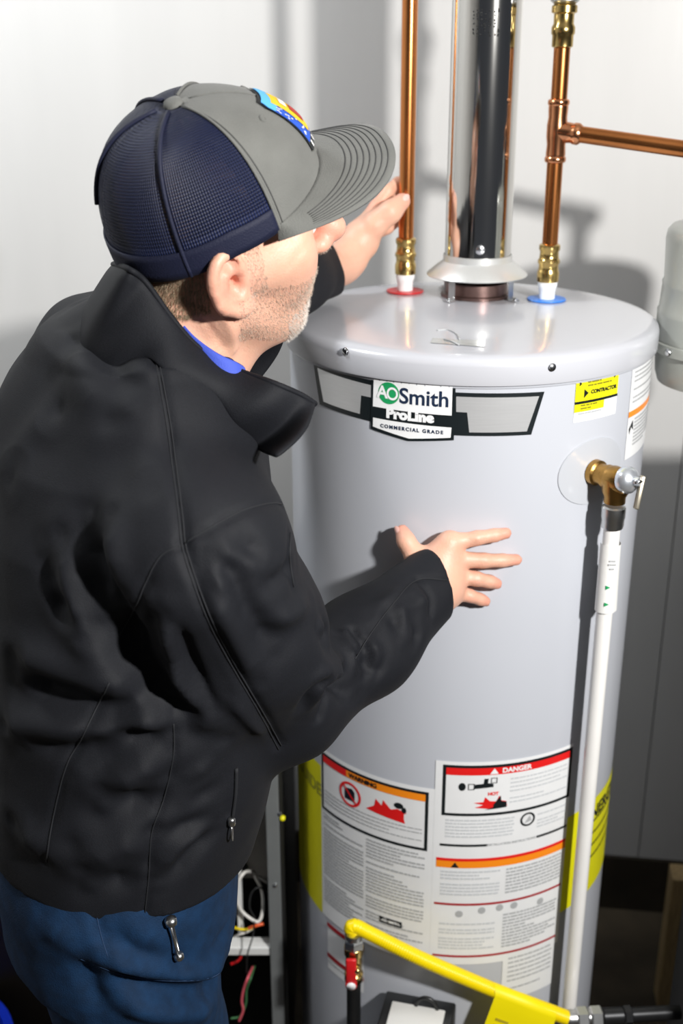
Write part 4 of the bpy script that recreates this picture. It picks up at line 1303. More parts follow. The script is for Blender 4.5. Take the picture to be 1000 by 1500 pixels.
FOLDS_J = [
    # ridges on the back and side
    ([(20, 960), (110, 985), (190, 1030)], .010, .020), ([(30, 1000), (130, 1030), (215, 1050)], -.010, .016),
    ([(10, 1060), (110, 1062), (200, 1056), (290, 1035)], .010, .018), ([(150, 1072), (220, 1078), (262, 1056)], -.008, .012),
    ([(145, 1155), (200, 1130), (248, 1095)], .009, .018), ([(150, 1185), (215, 1170), (240, 1150)], -.010, .016),
    ([(120, 1270), (170, 1240), (225, 1215)], .009, .018), ([(130, 1300), (180, 1290), (215, 1278)], -.008, .014),
    ([(235, 1300), (280, 1250), (330, 1205)], -.006, .010), ([(222, 1290), (265, 1235), (320, 1200)], .006, .012),
    ([(225, 1225), (280, 1210), (325, 1195)], -.006, .010),
    ([(20, 1200), (60, 1230), (110, 1235)], .008, .02),
    # under the arm
    ([(180, 900), (210, 980), (290, 1060)], -.012, .018), ([(95, 880), (150, 960), (215, 1015)], .010, .02),
    ([(240, 900), (260, 980), (330, 1080)], .008, .016), ([(215, 870), (235, 930), (262, 985)], -.008, .012),
    ([(90, 780), (110, 860), (130, 930)], .008, .018), ([(130, 760), (140, 840), (150, 900)], -.008, .014), ([(165, 750), (172, 820), (185, 870)], .007, .014),
    # sleeve
    ([(300, 850), (340, 930), (380, 1000)], .006, .014), ([(330, 820), (370, 900), (405, 950)], -.006, .012),
    ([(285, 790), (300, 830), (330, 860)], -.006, .010), ([(310, 780), (330, 810), (360, 830)], .005, .010), ([(345, 770), (370, 800), (400, 815)], -.005, .010),
    ([(435, 820), (410, 850), (370, 860)], -.005, .010), ([(455, 880), (420, 900), (380, 905)], .006, .012),
    ([(470, 915), (485, 945), (500, 985)], -.010, .012), ([(490, 930), (512, 965), (520, 1000)], .009, .011), ([(480, 985), (500, 1010), (520, 1018)], -.008, .010),
    ([(505, 945), (530, 975), (528, 1010)], -.008, .009), ([(520, 925), (548, 958), (552, 985)], .007, .010),
    ([(448, 1020), (470, 985), (505, 960)], .008, .012), ([(440, 1050), (455, 1010), (475, 985)], -.006, .010),
    ([(560, 880), (580, 910), (590, 945)], -.005, .010), ([(590, 850), (615, 880), (622, 915)], .004, .010), ([(600, 900), (612, 930), (600, 960)], -.005, .008),
    ([(540, 900), (570, 880), (610, 860)], .005, .012),
    ([(462, 902), (480, 930), (492, 958)], .006, .007), ([(476, 918), (494, 948), (500, 972)], -.006, .006), ([(505, 930), (524, 958), (530, 985)], .006, .006), ([(515, 925), (536, 952), (543, 980)], -.006, .006),
    ([(452, 1045), (466, 1005), (486, 978)], .005, .007), ([(468, 1050), (482, 1012), (500, 992)], -.005, .006), ([(540, 1010), (556, 980), (560, 950)], -.004, .007),
    ([(575, 880), (590, 905), (592, 935)], .004, .007), ([(612, 850), (628, 876), (630, 900)], -.004, .006), ([(560, 905), (600, 890), (635, 872)], .003, .007),
    ([(290, 805), (318, 850), (352, 880)], .004, .008), ([(306, 795), (338, 832), (372, 850)], -.004, .007), ([(330, 1010), (360, 1050), (392, 1080)], .004, .008),
    ([(255, 900), (278, 970), (322, 1050)], -.007, .008), ([(228, 880), (250, 950), (290, 1025)], .006, .009), ([(150, 800), (165, 870), (195, 940)], -.006, .009),
    ([(60, 800), (90, 880), (125, 945)], -.006, .012), ([(190, 1065), (225, 1062), (258, 1048)], .005, .007), ([(40, 1090), (110, 1100), (180, 1085)], -.006, .010),
    ([(262, 1150), (290, 1130), (318, 1100)], .004, .008), ([(268, 1180), (300, 1165), (330, 1140)], -.004, .008), ([(110, 1130), (150, 1120), (200, 1090)], -.005, .010),
    # collar base and shoulder
    ([(130, 470), (165, 530), (190, 600)], -.006, .016), ([(110, 500), (130, 560), (160, 620)], .006, .02), ([(200, 560), (215, 640), (225, 720)], .004, .02),
    ([(20, 700), (50, 640), (90, 600)], .006, .025),
]
SEAMS = [
    [(228, 530), (240, 600), (252, 680), (262, 760), (266, 800), (285, 860), (310, 920), (345, 985), (380, 1045), (408, 1098)],
    [(233, 530), (246, 600), (258, 680), (268, 760), (272, 800), (291, 860), (316, 920), (351, 985), (386, 1045), (412, 1092)],
    [(270, 796), (310, 772), (355, 748), (402, 737), (425, 748), (436, 764)],
    [(262, 800), (235, 815), (215, 850), (198, 890), (175, 930)],
    [(160, 1000), (140, 1040), (120, 1080), (98, 1120), (84, 1170), (74, 1220), (68, 1262)],
    [(254, 1060), (254, 1105), (240, 1170), (222, 1220), (218, 1280), (212, 1338)],
    [(655, 850), (610, 850), (575, 885), (545, 925), (520, 965)],
    [(425, 780), (424, 820), (430, 860)],
]
for sm in SEAMS:
    FOLDS_J.append((sm, -.0022, .0050))
JP = apply_folds(JP, JF, FOLDS_J)
JN = normals(JP, JF)
# soft fabric unevenness
def fbm(P, s, seed):
    rg = np.random.RandomState(seed)
    o = np.zeros(len(P))
    for i in range(9):
        k = rg.normal(size=3); k = k / np.linalg.norm(k) * s * rg.uniform(.6, 1.8)
        o += np.sin(P @ k + rg.uniform(0, 6.28))
    return o / 4
JP = JP + JN * (fbm(JP, 45, 1) * .0016 + fbm(JP, 110, 2) * .0006)[:, None]
jme = np_mesh('jacket', JP, JF)
jacket = link('jacket', jme, M_jacket, person)
jacket['label'] = 'black softshell zip jacket'
JBV = BVHTree.FromPolygons([Vector(p) for p in JP], [tuple(q) for q in JF.tolist()])
M_thread = mat('dark_thread', (.007, .008, .011), .8)
for sm in SEAMS:
    h = cast_poly(JBV, sm)
    if len(h) < 3: continue
    v, f = tube_vf([p + n * .0004 for p, n in h], .0008, 6)
    mesh_obj('seam', v, f, M_thread, jacket)
# side pocket zip
zl = cast_poly(JBV, [(345, 1125), (344, 1160), (340, 1195)])
if len(zl) > 2:
    v, f = tube_vf([p + n * .001 for p, n in zl], .0022, 6)
    mesh_obj('pocket_zip', v, f, M_thread, jacket)
def on_jacket(px, py, up=.003):
    d = pray(px, py); d = d / np.linalg.norm(d)
    h = JBV.ray_cast(Vector(EYE), Vector(d))
    return (h[0] + h[1] * up) if h[0] is not None else Vector(W(px, py, 1.0))
def pull(p0, p1, par, name='zip_pull'):
    d = (p1 - p0)
    bx = [lathe_vf([(.0032, 0), (.0042, .002), (.0042, .008), (.003, .010)], p0, d, 10)]
    x, y, z = frame_of(d)
    ring = [p0 + d * .35 + d * (.33 * (1 + math.cos(a))) + x * (.0042 * math.sin(a)) for a in np.linspace(0, 2 * math.pi, 19)]
    bx.append(tube_vf(ring, .0011, 6))
    return mesh_obj(name, *join(bx), mat('zip_metal', (.55, .56, .56), .3, 1.0), par)
pull(on_jacket(336, 1196), on_jacket(335, 1226, .005), jacket)
# collar: a stand-up sheet folded open toward the front
def sheet(name, top, base, rows, bulge, thick, m, par, per=6):
    T = spline(top, per); Bs = spline(base, per)
    n = len(T)
    V = []
    cen = NB + np.array([.01, 0, 0])
    for r in range(rows + 1):
        t = r / rows
        for i in range(n):
            p = Bs[i] * (1 - t) + T[i] * t
            o = p - cen; o[2] = 0
            o /= np.linalg.norm(o) + 1e-9
            V.append(p + o * bulge * math.sin(math.pi * t))
    V = np.array(V)
    Fq = np.array([(r * n + i, r * n + i + 1, (r + 1) * n + i + 1, (r + 1) * n + i) for r in range(rows) for i in range(n - 1)])
    N = normals(V, Fq)
    o_ = V - cen; o_[:, 2] = 0
    if (N * o_).sum() < 0: N = -N
    k = len(V)
    V2 = np.concatenate([V + N * thick * .5, V - N * thick * .5])
    F2 = [tuple(q) for q in Fq] + [tuple(int(x) + k for x in q[::-1]) for q in Fq]
    for i in range(n - 1):
        F2.append((rows * n + i, rows * n + i + 1, k + rows * n + i + 1, k + rows * n + i))
        F2.append((i + 1, i, k + i, k + i + 1))
    for r in range(rows):
        F2.append((r * n, (r + 1) * n, k + (r + 1) * n, k + r * n))
        F2.append(((r + 1) * n + n - 1, r * n + n - 1, k + r * n + n - 1, k + (r + 1) * n + n - 1))
    o = mesh_obj(name, V2, F2, m, par)
    bm = bmesh.new(); bm.from_mesh(o.data); bmesh.ops.recalc_face_normals(bm, faces=bm.faces); bm.to_mesh(o.data); bm.free()
    sd = o.modifiers.new('soft', 'SUBSURF'); sd.levels = 1; sd.render_levels = 1
    return T
def jb(px, py): return np.array(on_jacket(px, py, -.004))
def on_neck(px, py, rad, dx=.012):
    d = pray(px, py)
    c = NB + bf * dx
    A_ = d[0]**2 + d[1]**2; B_ = -2 * (c[0] * d[0] + c[1] * d[1]); C_ = c[0]**2 + c[1]**2 - rad * rad
    disc = max(B_ * B_ - 4 * A_ * C_, 0)
    return EYE + d * ((-B_ - math.sqrt(disc)) / (2 * A_))
top = [NB + np.array([.132, .075, .012]), NB + np.array([.05, .105, .036]), NB + np.array([-.045, .075, .075]), on_neck(184, 392, .090), on_neck(212, 412, .088), on_neck(250, 464, .088), on_neck(290, 509, .090), on_neck(340, 539, .100), W(400, 561, 1.075), W(440, 578, 1.085), W(462, 592, 1.095)]
base = [NB + np.array([.095, .095, -.06]), NB + np.array([.0, .12, -.03]), NB + np.array([-.095, .05, -.03]), NB + np.array([-.090, -.015, -.03]), NB + np.array([-.052, -.078, -.018]), jb(206, 521), jb(240, 540), jb(312, 574), jb(345, 618), jb(380, 655), jb(403, 671)]
TC = sheet('collar', top, base, 7, .010, .0055, M_jacket, jacket)
v, f = tube_vf([Vector(q) for q in TC], .0030, 8)
mesh_obj('collar_piping', v, f, M_jacket, jacket)
# polo shirt collar
M_shirt = mat('blue_polo', (.045, .085, .50), .7, bump=.3, bscale=900)
nc = np.array(hp(-.005, 0, -.105)); 
ring_t = [W(262, 466, 1.112), W(285, 492, 1.098), W(318, 516, 1.090), W(344, 528, 1.094), W(358, 536, 1.108)]
ring_b = [q + np.array([0, -.004, -.05]) for q in ring_t]
sheet('shirt_collar', ring_t, ring_b, 4, .003, .003, M_shirt, person)
person.children[-1]['label'] = 'blue polo shirt collar'

# ---- trousers
M_pants = mat('navy_work_trousers', (.003, .021, .060), .8, var=.25, vscale=60, bump=.35, bscale=700, spec=.25)
T = Field((-.50, .86, .03), (-.02, 1.40, 1.06), .005)
T.stack([.84, .93, 1.0, 1.03], [-.266, -.264, -.258, -.25], [1.13] * 4, [.138, .140, .136, .130], [.168, .166, .156, .150], BANG, .03, 2.3)
T.chain([HR + np.array([0, 0, .02]), HR * .5 + KR * .5, KR, AR], [.108, .092, .076, .068], .03)
T.chain([HL + np.array([0, 0, .02]), HL * .5 + KL * .5, KL, AL], [.108, .092, .076, .068], .03)
T.disk_cut(AR + np.array([0, 0, -.02]), (0, 0, -1), .1, .15); T.disk_cut(AL + np.array([0, 0, -.02]), (0, 0, -1), .1, .15)
TP, TF = T.mesh()
TP = smooth_mesh(TP, TF, 2, .5)
TP = apply_folds(TP, TF, [([(140, 1400), (210, 1420), (300, 1425), (335, 1390)], .007, .010), ([(150, 1425), (220, 1450), (300, 1452), (338, 1420)], -.008, .012), ([(165, 1455), (230, 1480), (310, 1480)], .008, .014),
                          ([(110, 1390), (130, 1440), (160, 1495)], -.008, .014), ([(60, 1330), (90, 1370), (130, 1400)], .006, .016), ([(150, 1350), (190, 1390), (240, 1410)], -.006, .012),
                          ([(300, 1400), (320, 1380), (338, 1350)], -.004, .008), ([(138, 1330), (150, 1375), (158, 1400)], -.003, .006), ([(258, 1360), (262, 1420)], -.003, .006)])
TP = TP + normals(TP, TF) * (fbm(TP, 60, 5) * .0015)[:, None]
trousers = link('trousers', np_mesh('trousers', TP, TF), M_pants, person)
trousers['label'] = 'navy work trousers'
TBV = BVHTree.FromPolygons([Vector(p) for p in TP], [tuple(q) for q in TF.tolist()])
def on_tr(px, py, up=.003):
    d = pray(px, py); d = d / np.linalg.norm(d)
    h = TBV.ray_cast(Vector(EYE), Vector(d))
    return (h[0] + h[1] * up) if h[0] is not None else Vector(W(px, py, .95))
c0, c1, c2 = on_tr(246, 1346, .006), on_tr(254, 1372, .007), on_tr(260, 1394, .006)
x, y, z = frame_of(c2 - c0)
fr = [c0 + x * .004, c0 - x * .004, c2 - x * .004, c2 + x * .004, c0 + x * .004]
v, f = tube_vf(fr, .0014, 6); mesh_obj('zip_slider', v, f, MATS['zip_metal'], trousers)
v, f = join([lathe_vf([(.003, -.004), (.0055, -.002), (.0055, .003), (.003, .005)], c2, c2 - c0, 10), lathe_vf([(.003, -.004), (.0065, -.002), (.0065, .004), (.003, .006)], c0, c2 - c0, 10)])
mesh_obj('zip_slider', v, f, MATS['zip_metal'], trousers)
for sm in ([(138, 1325), (148, 1370), (158, 1402)], [(118, 1405), (180, 1428), (250, 1437), (310, 1432), (338, 1408)]):
    h = cast_poly(TBV, sm)
    if len(h) > 2:
        v, f = tube_vf([p - n * .0001 for p, n in h], .0007, 6); mesh_obj('seam', v, f, mat('navy_thread', (.006, .028, .08), .8), trousers)
# shoes
for A_ in (AR, AL):
    S = Field(A_ + np.array([-.10, -.09, -.10]), A_ + np.array([.24, .12, .08]), .006)
    S.cone(A_ + np.array([-.02, 0, .03]), A_ + np.array([-.02, 0, -.04]), .052, .05, .03)
    S.cone(A_ + np.array([-.03, 0, -.045]), A_ + np.array([.16, .025, -.048]), .043, .038, .03)
    S.disk_cut(A_ + np.array([.06, 0, -.083]), (0, 0, -1), .3, .1)
    P_, F_ = S.mesh()
    link('work_boot', np_mesh('work_boot', P_, F_), mat('black_boot_leather', (.015, .013, .012), .5), person)

# ---- fingernails
def nail(c, along, outw, s=(.0058, .0045, .0012)):
    c = np.array(c); a = np.array(along, float); a /= np.linalg.norm(a); o = np.array(outw, float); o -= a * (o @ a); o /= np.linalg.norm(o)
    w = np.cross(a, o)
    V, F = [], []
    n1, n2 = 6, 10
    for i in range(n1 + 1):
        for k in range(n2):
            r = i / n1; q = 2 * math.pi * k / n2
            V.append(c + a * s[0] * r * math.cos(q) + w * s[1] * r * math.sin(q) + o * s[2] * (1 - r * r * (0.3 + .9 * math.sin(q)**2)))
    for i in range(n1):
        for k in range(n2): F.append((i * n2 + k, i * n2 + (k + 1) % n2, (i + 1) * n2 + (k + 1) % n2, (i + 1) * n2 + k))
    mesh_obj('fingernail', V, F, mat('nail', (.78, .46, .40), .28), person)
tocam = lambda p: EYE - np.array(p)
def place_nail(tip, prev, r, outw, back=.001):
    a = np.array(tip) - np.array(prev); a /= np.linalg.norm(a)
    o = np.array(outw, float); o -= a * (o @ a); o /= np.linalg.norm(o)
    nail(np.array(tip) + a * back + o * (r - .0006), a, o)
place_nail(th_[3], th_[2], .0092, np.array([-.75, -.6, .3]), .002)
place_nail(lth[3], lth[2], .0118, np.array([.35, -.8, .5]), .003)

# ---- hair and beard: short strands rooted on the head
def strands(name, cond, count, length, lean, m, par, width=.00032, seed=1, jit=.5):
    rg = np.random.RandomState(seed)
    Lc = (BP - HO) @ HM
    ok = cond(Lc[:, 0], Lc[:, 1], Lc[:, 2])
    NBm = normals(BP, BF)
    fm = ok[BF].all(1)
    Fs = BF[fm]
    if len(Fs) == 0: return None
    pick = rg.randint(0, len(Fs), count)
    w = rg.dirichlet((1, 1, 1, 1), count)
    root = sum(BP[Fs[pick, i]] * w[:, i:i + 1] for i in range(4))
    nn = sum(NBm[Fs[pick, i]] * w[:, i:i + 1] for i in range(4))
    lv_ = HM @ np.array(lean)
    d = nn * .55 + lv_ + rg.normal(size=(count, 3)) * jit * .4
    d /= np.linalg.norm(d, axis=1)[:, None]
    ln = length * rg.uniform(.6, 1.25, count)[:, None]
    sd = np.cross(d, nn); sd /= np.linalg.norm(sd, axis=1)[:, None] + 1e-9
    up = np.cross(sd, d)
    p0 = root - nn * .0005
    V = np.stack([p0 + sd * width, p0 - sd * width * .5 + up * width * .9, p0 - sd * width * .5 - up * width * .9, root + d * ln], 1).reshape(-1, 3)
    base = np.arange(count) * 4
    F = np.concatenate([np.stack([base, base + 1, base + 3], 1), np.stack([base + 1, base + 2, base + 3], 1), np.stack([base + 2, base, base + 3], 1)])
    o = mesh_obj(name, V.tolist(), F.tolist(), m, par, False)
    return o
M_hair = mat('grey_blond_hair', (.42, .33, .23), .5, var=.3, vscale=300)
M_beard = mat('white_stubble', (.62, .57, .52), .5, var=.2, vscale=300)
hr = strands('hair', lambda x, y, z: (x < .012 - (z < -.01) * .035) & (z > -.046 + .25 * (x + .07)) & (z < .045) & (np.abs(y) < .074 + .0 * x) & ((np.abs(y) < .066) | (x < -.03) | (z > .02)), 26000, .0060, (-.15, 0, -.85), M_hair, person, .00022, 1, .35)
if hr: hr['label'] = 'short greying blond hair'
def beard_c(x, y, z):
    jawline = -.040 - .045 * np.clip((x - .0) / .08, 0, 1)
    return (x > -.012) & (z < -.022 - .30 * np.clip(x - .02, 0, .04)) & (z > -.125) & ~((np.abs(z + .0655) < .008) & (x > .088) & (np.abs(y) < .022)) & (z > -.085 - .6 * np.clip(x, 0, .06))
bd = strands('beard', beard_c, 12000, .0026, (.30, 0, -.55), mat('grey_stubble', (.46, .37, .30), .6, var=.35, vscale=400), person, .00018, 2)
if bd: bd['label'] = 'short white stubble beard'
strands('beard', lambda x, y, z: (x > .045) & (z < -.080) & (z > -.130), 3600, .0042, (.35, 0, -.5), M_beard, person, .0002, 3)
strands('sideburn', lambda x, y, z: (x > .005) & (x < .026) & (z > -.03) & (z < .05) & (np.abs(y) > .045), 2200, .0032, (.1, 0, -.7), MATS['grey_stubble'], person, .00014, 4)
strands('eyebrow', lambda x, y, z: (x > .070) & (z > .024) & (z < .034) & (np.abs(y) > .008) & (np.abs(y) < .046), 500, .006, (.2, 0, .1), M_hair, person, .0003, 5)
for sgn in (-1, 1):
    v, f = lathe_vf([(.0001, -.0115)] + [(.0115 * math.sin(q), -.0115 * math.cos(q)) for q in np.linspace(.2, 2.9, 12)] + [(.0001, .0115)], hp(.083, sgn * .031, .005), HM @ np.array([1, 0, 0]), 20)
    mesh_obj('eyeball', v, f, mat('eye_white', (.75, .73, .70), .2), person)
    v, f = lathe_vf([(.0055, 0.0103), (.004, .0113), (.0001, .0118)], hp(.083, sgn * .031, .005), HM @ np.array([1, 0, 0]), 16)
    mesh_obj('iris', v, f, mat('iris', (.06, .09, .12), .1), person)

# ---- trucker cap
CHM = hm(math.radians(10.5), math.radians(20.8), math.radians(22))
CO = HM.T @ (np.array([-.1237, 1.147, 1.6548]) - HO)
CR = HM.T @ CHM
def cpw(x, y, z): return hp(*(CO + CR @ np.array([x, y, z])))
def crown(phi, t, grow=0.0):
    """phi 0 = front, pi = back ; t 0 = rim, 1 = button"""
    c_, s_ = math.cos(phi), math.sin(phi)
    front = max(0, c_)
    a = .108 if c_ > 0 else .106
    bb = .087
    rr = math.cos(t * math.pi / 2)**(.62 + .02 * front)
    hgt = .101
    z = hgt * math.sin(t * math.pi / 2)**(.95)
    x = a * c_ * rr
    y = bb * s_ * rr
    # stiff high front panels
    bul = front**1.5 * math.sin(math.pi * min(1, t))**1.2
    x += .004 * bul
    z -= .012 * bul
    # the rim dips at the sides and back
    rim = (1 - t)**2
    z += rim * (-.010 * abs(s_)**2 - .020 * max(0, -c_))
    k = 1 + grow / .1
    return x * k, y * k, z * (1 + grow / .12)
def crown_patch(name, p0, p1, t0, t1, np_, nt_, m, par, grow=0.0, uvs=False, thick=.0018):
    V, F, U = [], [], []
    for i in range(nt_ + 1):
        t = t0 + (t1 - t0) * i / nt_
        for k in range(np_ + 1):
            ph = p0 + (p1 - p0) * k / np_
            V.append(cpw(*crown(ph, t, grow)))
            U.append((ph, t))
    for i in range(nt_):
        for k in range(np_): F.append((i * (np_ + 1) + k, i * (np_ + 1) + k + 1, (i + 1) * (np_ + 1) + k + 1, (i + 1) * (np_ + 1) + k))
    o = mesh_obj(name, V, F, m, par)
    ul = o.data.uv_layers.new(name='UVMap')
    for lp in o.data.loops: ul.data[lp.index].uv = U[lp.vertex_index]
    so = o.modifiers.new('thickness', 'SOLIDIFY'); so.thickness = thick; so.offset = 1
    return o
cap_o = HO + HM @ CO
cap = empty('trucker_cap', tuple(cap_o), 'grey trucker cap with navy mesh back on the man', 'cap')
M_capg = mat('grey_cap_twill', (.132, .134, .125), .88, var=.10, vscale=25, bump=.35, bscale=800, sheen=.1)
# mesh: fine ribs with see-through holes
M_mesh = bpy.data.materials.new('navy_cap_mesh'); M_mesh.use_nodes = True
nt = M_mesh.node_tree; pb = nt.nodes['Principled BSDF']
pb.inputs['Roughness'].default_value = .55
tcn = nt.nodes.new('ShaderNodeTexCoord')
sx_ = nt.nodes.new('ShaderNodeSeparateXYZ'); nt.links.new(tcn.outputs['UV'], sx_.inputs[0])
def mth(op, a, b=None, clamp=False):
    n = nt.nodes.new('ShaderNodeMath'); n.operation = op; n.use_clamp = clamp
    for i, q in enumerate((a, b)):
        if q is None: continue
        if isinstance(q, (int, float)): n.inputs[i].default_value = q
        else: nt.links.new(q, n.inputs[i])
    return n.outputs[0]
w1 = mth('SINE', mth('MULTIPLY', sx_.outputs[0], 250.0))
w2 = mth('SINE', mth('MULTIPLY', sx_.outputs[1], 330.0))
hole = mth('MULTIPLY', mth('GREATER_THAN', w1, .15), mth('GREATER_THAN', w2, -.2))
above = mth('GREATER_THAN', sx_.outputs[1], .17)
hole = mth('MULTIPLY', hole, above)
mxc = nt.nodes.new('ShaderNodeMix'); mxc.data_type = 'RGBA'
mxc.inputs[6].default_value = (.002, .004, .020, 1); mxc.inputs[7].default_value = (.005, .012, .058, 1)
nt.links.new(mth('GREATER_THAN', w1, -.2), mxc.inputs[0]); nt.links.new(mxc.outputs[2], pb.inputs['Base Color'])
nt.links.new(mth('SUBTRACT', 1.0, mth('MULTIPLY', hole, .75)), pb.inputs['Alpha'])
bpn = nt.nodes.new('ShaderNodeBump'); bpn.inputs['Strength'].default_value = .5; bpn.inputs['Distance'].default_value = .001
nt.links.new(mth('ADD', w1, mth('MULTIPLY', w2, .4)), bpn.inputs['Height']); nt.links.new(bpn.outputs[0], pb.inputs['Normal'])
D2R = math.radians
PF = D2R(66)
for s0, s1 in ((-PF, 0), (0, PF)):
    crown_patch('front_panel', s0, s1, 0, 1, 26, 26, M_capg, cap)
for s0, s1 in ((PF, D2R(115)), (D2R(115), D2R(168)), (D2R(192), D2R(245)), (D2R(245), 2 * math.pi - PF)):
    crown_patch('mesh_panel', s0, s1, 0, 1, 24, 26, M_mesh, cap)
crown_patch('mesh_panel', D2R(168), D2R(192), .0, 1, 10, 26, M_mesh, cap)
M_tape = mat('navy_cap_tape', (.0025, .005, .026), .7, bump=.3, bscale=700)
for ph in (PF, D2R(115), D2R(180), D2R(245), 2 * math.pi - PF):
    pts = [cpw(*crown(ph, t, .0032)) for t in np.linspace(.0 if ph != D2R(180) else .32, .97, 26)]
    v, f = tube_vf(pts, .0022 if ph in (D2R(115), D2R(245), D2R(180)) else .0014, 6)
    mesh_obj('seam_tape', v, f, M_tape if ph in (D2R(115), D2R(245), D2R(180)) else M_capg, cap)
pts = [cpw(*crown(0, t, .0022)) for t in np.linspace(0, .97, 26)]
v, f = tube_vf(pts, .0010, 6); mesh_obj('centre_seam', v, f, M_capg, cap)
for ph in (PF - .05, -PF + .05):
    pts = [cpw(*crown(ph, t, .0021)) for t in np.linspace(0, .95, 26)]
    v, f = tube_vf(pts, .0006, 5); mesh_obj('stitching', v, f, mat('cap_thread', (.05, .05, .05), .7), cap)
crown_patch('rim_band', D2R(66), D2R(294), 0, .13, 60, 4, M_tape, cap, .0022)
crown_patch('sweatband', D2R(-180), D2R(180), 0, .14, 60, 3, M_tape, cap, -.006)
# snap strap at the back
V, F = [], []
for k in range(13):
    ph = D2R(166 + 28 * k / 12)
    for t in (.0, .10): V.append(cpw(*crown(ph, t, .004)))
for k in range(12): F.append((2 * k, 2 * k + 2, 2 * k + 3, 2 * k + 1))
mesh_obj('snap_strap', V, F, M_tape, cap)
bt = cpw(*crown(0, 1)); up_ = HM @ CR @ np.array([0, 0, 1.])
v, f = lathe_vf([(.0085, -.001), (.0092, .002), (.0080, .0052), (.0045, .0068), (.0001, .0072)], bt, up_, 20)
mesh_obj('button', v, f, M_capg, cap)
for ph in (D2R(-33), D2R(33)):
    p = cpw(*crown(ph, .60, .0016)); q = cpw(*crown(ph, .60, .0116))
    ring = lathe_vf([(.0018, 0), (.0022, .0012), (.0034, .0014), (.0040, .0006), (.0042, 0)], p, q - p, 14, False)
    mesh_obj('eyelet', *ring, M_capg, cap)
# brim
BW = D2R(66)
def brim(u, v, dz=0.0):
    """u -1..1 across, v 0..1 from crown to edge"""
    ph = u * BW
    x0, y0, z0 = crown(ph, 0, .0005)
    ps = u * math.pi / 2
    x1 = .040 + .142 * max(0, math.cos(ps))**.62
    y1 = .0865 * math.copysign(abs(math.sin(ps))**.85, ps)
    x = x0 + (x1 - x0) * v; y = y0 + (y1 - y0) * v
    z = z0 - .30 * max(0, x - .040) * .55 - 2.6 * (y**2 - y0**2 * (1 - v)) + dz
    z = z0 * (1 - v) + v * (-.004) - .10 * (x - x0) - 2.3 * (y * y) * (.35 + .65 * v) + 2.3 * .35 * y0 * y0 + dz + .004 * (1 - v)
    return cpw(x, y, z)
V, F = [], []
nu, nv = 48, 14
for i in range(nv + 1):
    for k in range(nu + 1): V.append(brim(-1 + 2 * k / nu, i / nv))
for i in range(nv):
    for k in range(nu): F.append((i * (nu + 1) + k, i * (nu + 1) + k + 1, (i + 1) * (nu + 1) + k + 1, (i + 1) * (nu + 1) + k))
br_o = mesh_obj('brim', V, F, M_capg, cap)
so = br_o.modifiers.new('thickness', 'SOLIDIFY'); so.thickness = .0035; so.offset = 0
for r in range(8):
    vv = .36 + .55 * r / 7
    pts = [brim(u, vv - .22 * (1 - vv) * 0, .0021) for u in np.linspace(-.93 + .012 * (7 - r), .93 - .012 * (7 - r), 60)]
    v, f = tube_vf(pts, .00055, 5)
    mesh_obj('stitching', v, f, MATS['cap_thread'], br_o)
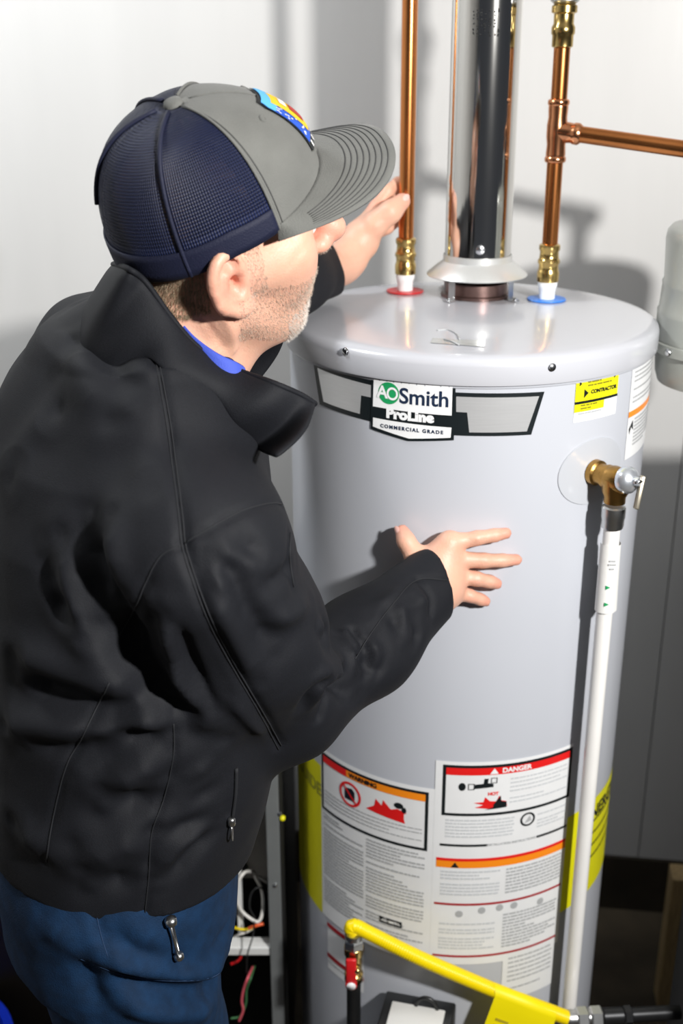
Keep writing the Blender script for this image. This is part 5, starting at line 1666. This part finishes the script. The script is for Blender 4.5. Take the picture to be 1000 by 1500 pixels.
# embroidered patch on the front
def cpatch(name, poly, grow, m, par):
    """poly in (phi, t) on the crown"""
    bm = bmesh.new()
    vs = [bm.verts.new((p[0], p[1], 0)) for p in poly]
    bm.faces.new(vs)
    xs = [p[0] for p in poly]; ys = [p[1] for p in poly]
    for ax, lo, hi, st_ in ((0, min(xs), max(xs), .05), (1, min(ys), max(ys), .04)):
        k = lo + st_
        while k < hi:
            bmesh.ops.bisect_plane(bm, geom=bm.verts[:] + bm.edges[:] + bm.faces[:], plane_co=(k if ax == 0 else 0, k if ax == 1 else 0, 0), plane_no=(1 - ax, ax, 0))
            k += st_
    for v_ in bm.verts: v_.co = Vector(cpw(*crown(v_.co.x, v_.co.y, grow)))
    bmesh.ops.triangulate(bm, faces=bm.faces)
    me = bpy.data.meshes.new(name); bm.to_mesh(me); bm.free()
    return link(name, me, m, par)
ph0 = D2R(21)
M_pblue = mat('patch_blue', (.015, .085, .50), .6, bump=.3, bscale=1500)
pt = cpatch('patch', [(-ph0, .17), (ph0, .17), (ph0, .62), (ph0 * .8, .68), (-ph0 * .8, .68), (-ph0, .62)], .0034, M_black, cap)
pt['label'] = 'blue and yellow embroidered patch'
q = ph0 * .94
cpatch('patch_field', [(-q, .24), (q, .24), (q, .61), (q * .8, .66), (-q * .8, .66), (-q, .61)], .0038, M_pblue, pt)
cpatch('patch_sky', [(-q, .56), (q, .56), (q, .61), (q * .8, .66), (-q * .8, .66), (-q, .61)], .0042, mat('patch_light_blue', (.10, .42, .75), .6), pt)
q2 = ph0 * .50
cpatch('patch_figure', [(-q2, .27), (q2, .27), (q2 * 1.15, .42), (q2, .60), (-q2, .60), (-q2 * 1.15, .42)], .0044, mat('patch_yellow', (.80, .50, .015), .6, bump=.3, bscale=1500), pt)
cpatch('patch_figure', [(-q2 * .6, .33), (q2 * .6, .33), (q2 * .5, .46), (-q2 * .5, .46)], .0050, mat('patch_red', (.40, .03, .02), .6), pt)
cpatch('patch_figure', [(-q2 * .5, .49), (q2 * .5, .49), (q2 * .4, .54), (-q2 * .4, .54)], .0050, M_white, pt)
rg = random.Random(5)
for sgn in (-1, 1):
    for k in range(18):
        ph = sgn * (q2 * 1.25 + (q - q2 * 1.32) * rg.random()); t = .27 + .30 * rg.random()
        d = .0075
        cpatch('patch_dot', [(ph + d * math.cos(a) * 1.3, t + d * math.sin(a) * 1.3) for a in np.linspace(0, 2 * math.pi, 7)[:-1]], .0046, M_white, pt)
for k, ph in enumerate(np.linspace(-q * .86, q * .86, 6)):
    w_ = .016
    cpatch('patch_lettering', [(ph - w_, .185), (ph - w_ * .2, .185), (ph - w_ * .2, .205), (ph + w_ * .3, .185), (ph + w_, .185), (ph + w_, .235), (ph - w_, .235)], .0042, M_white, pt)
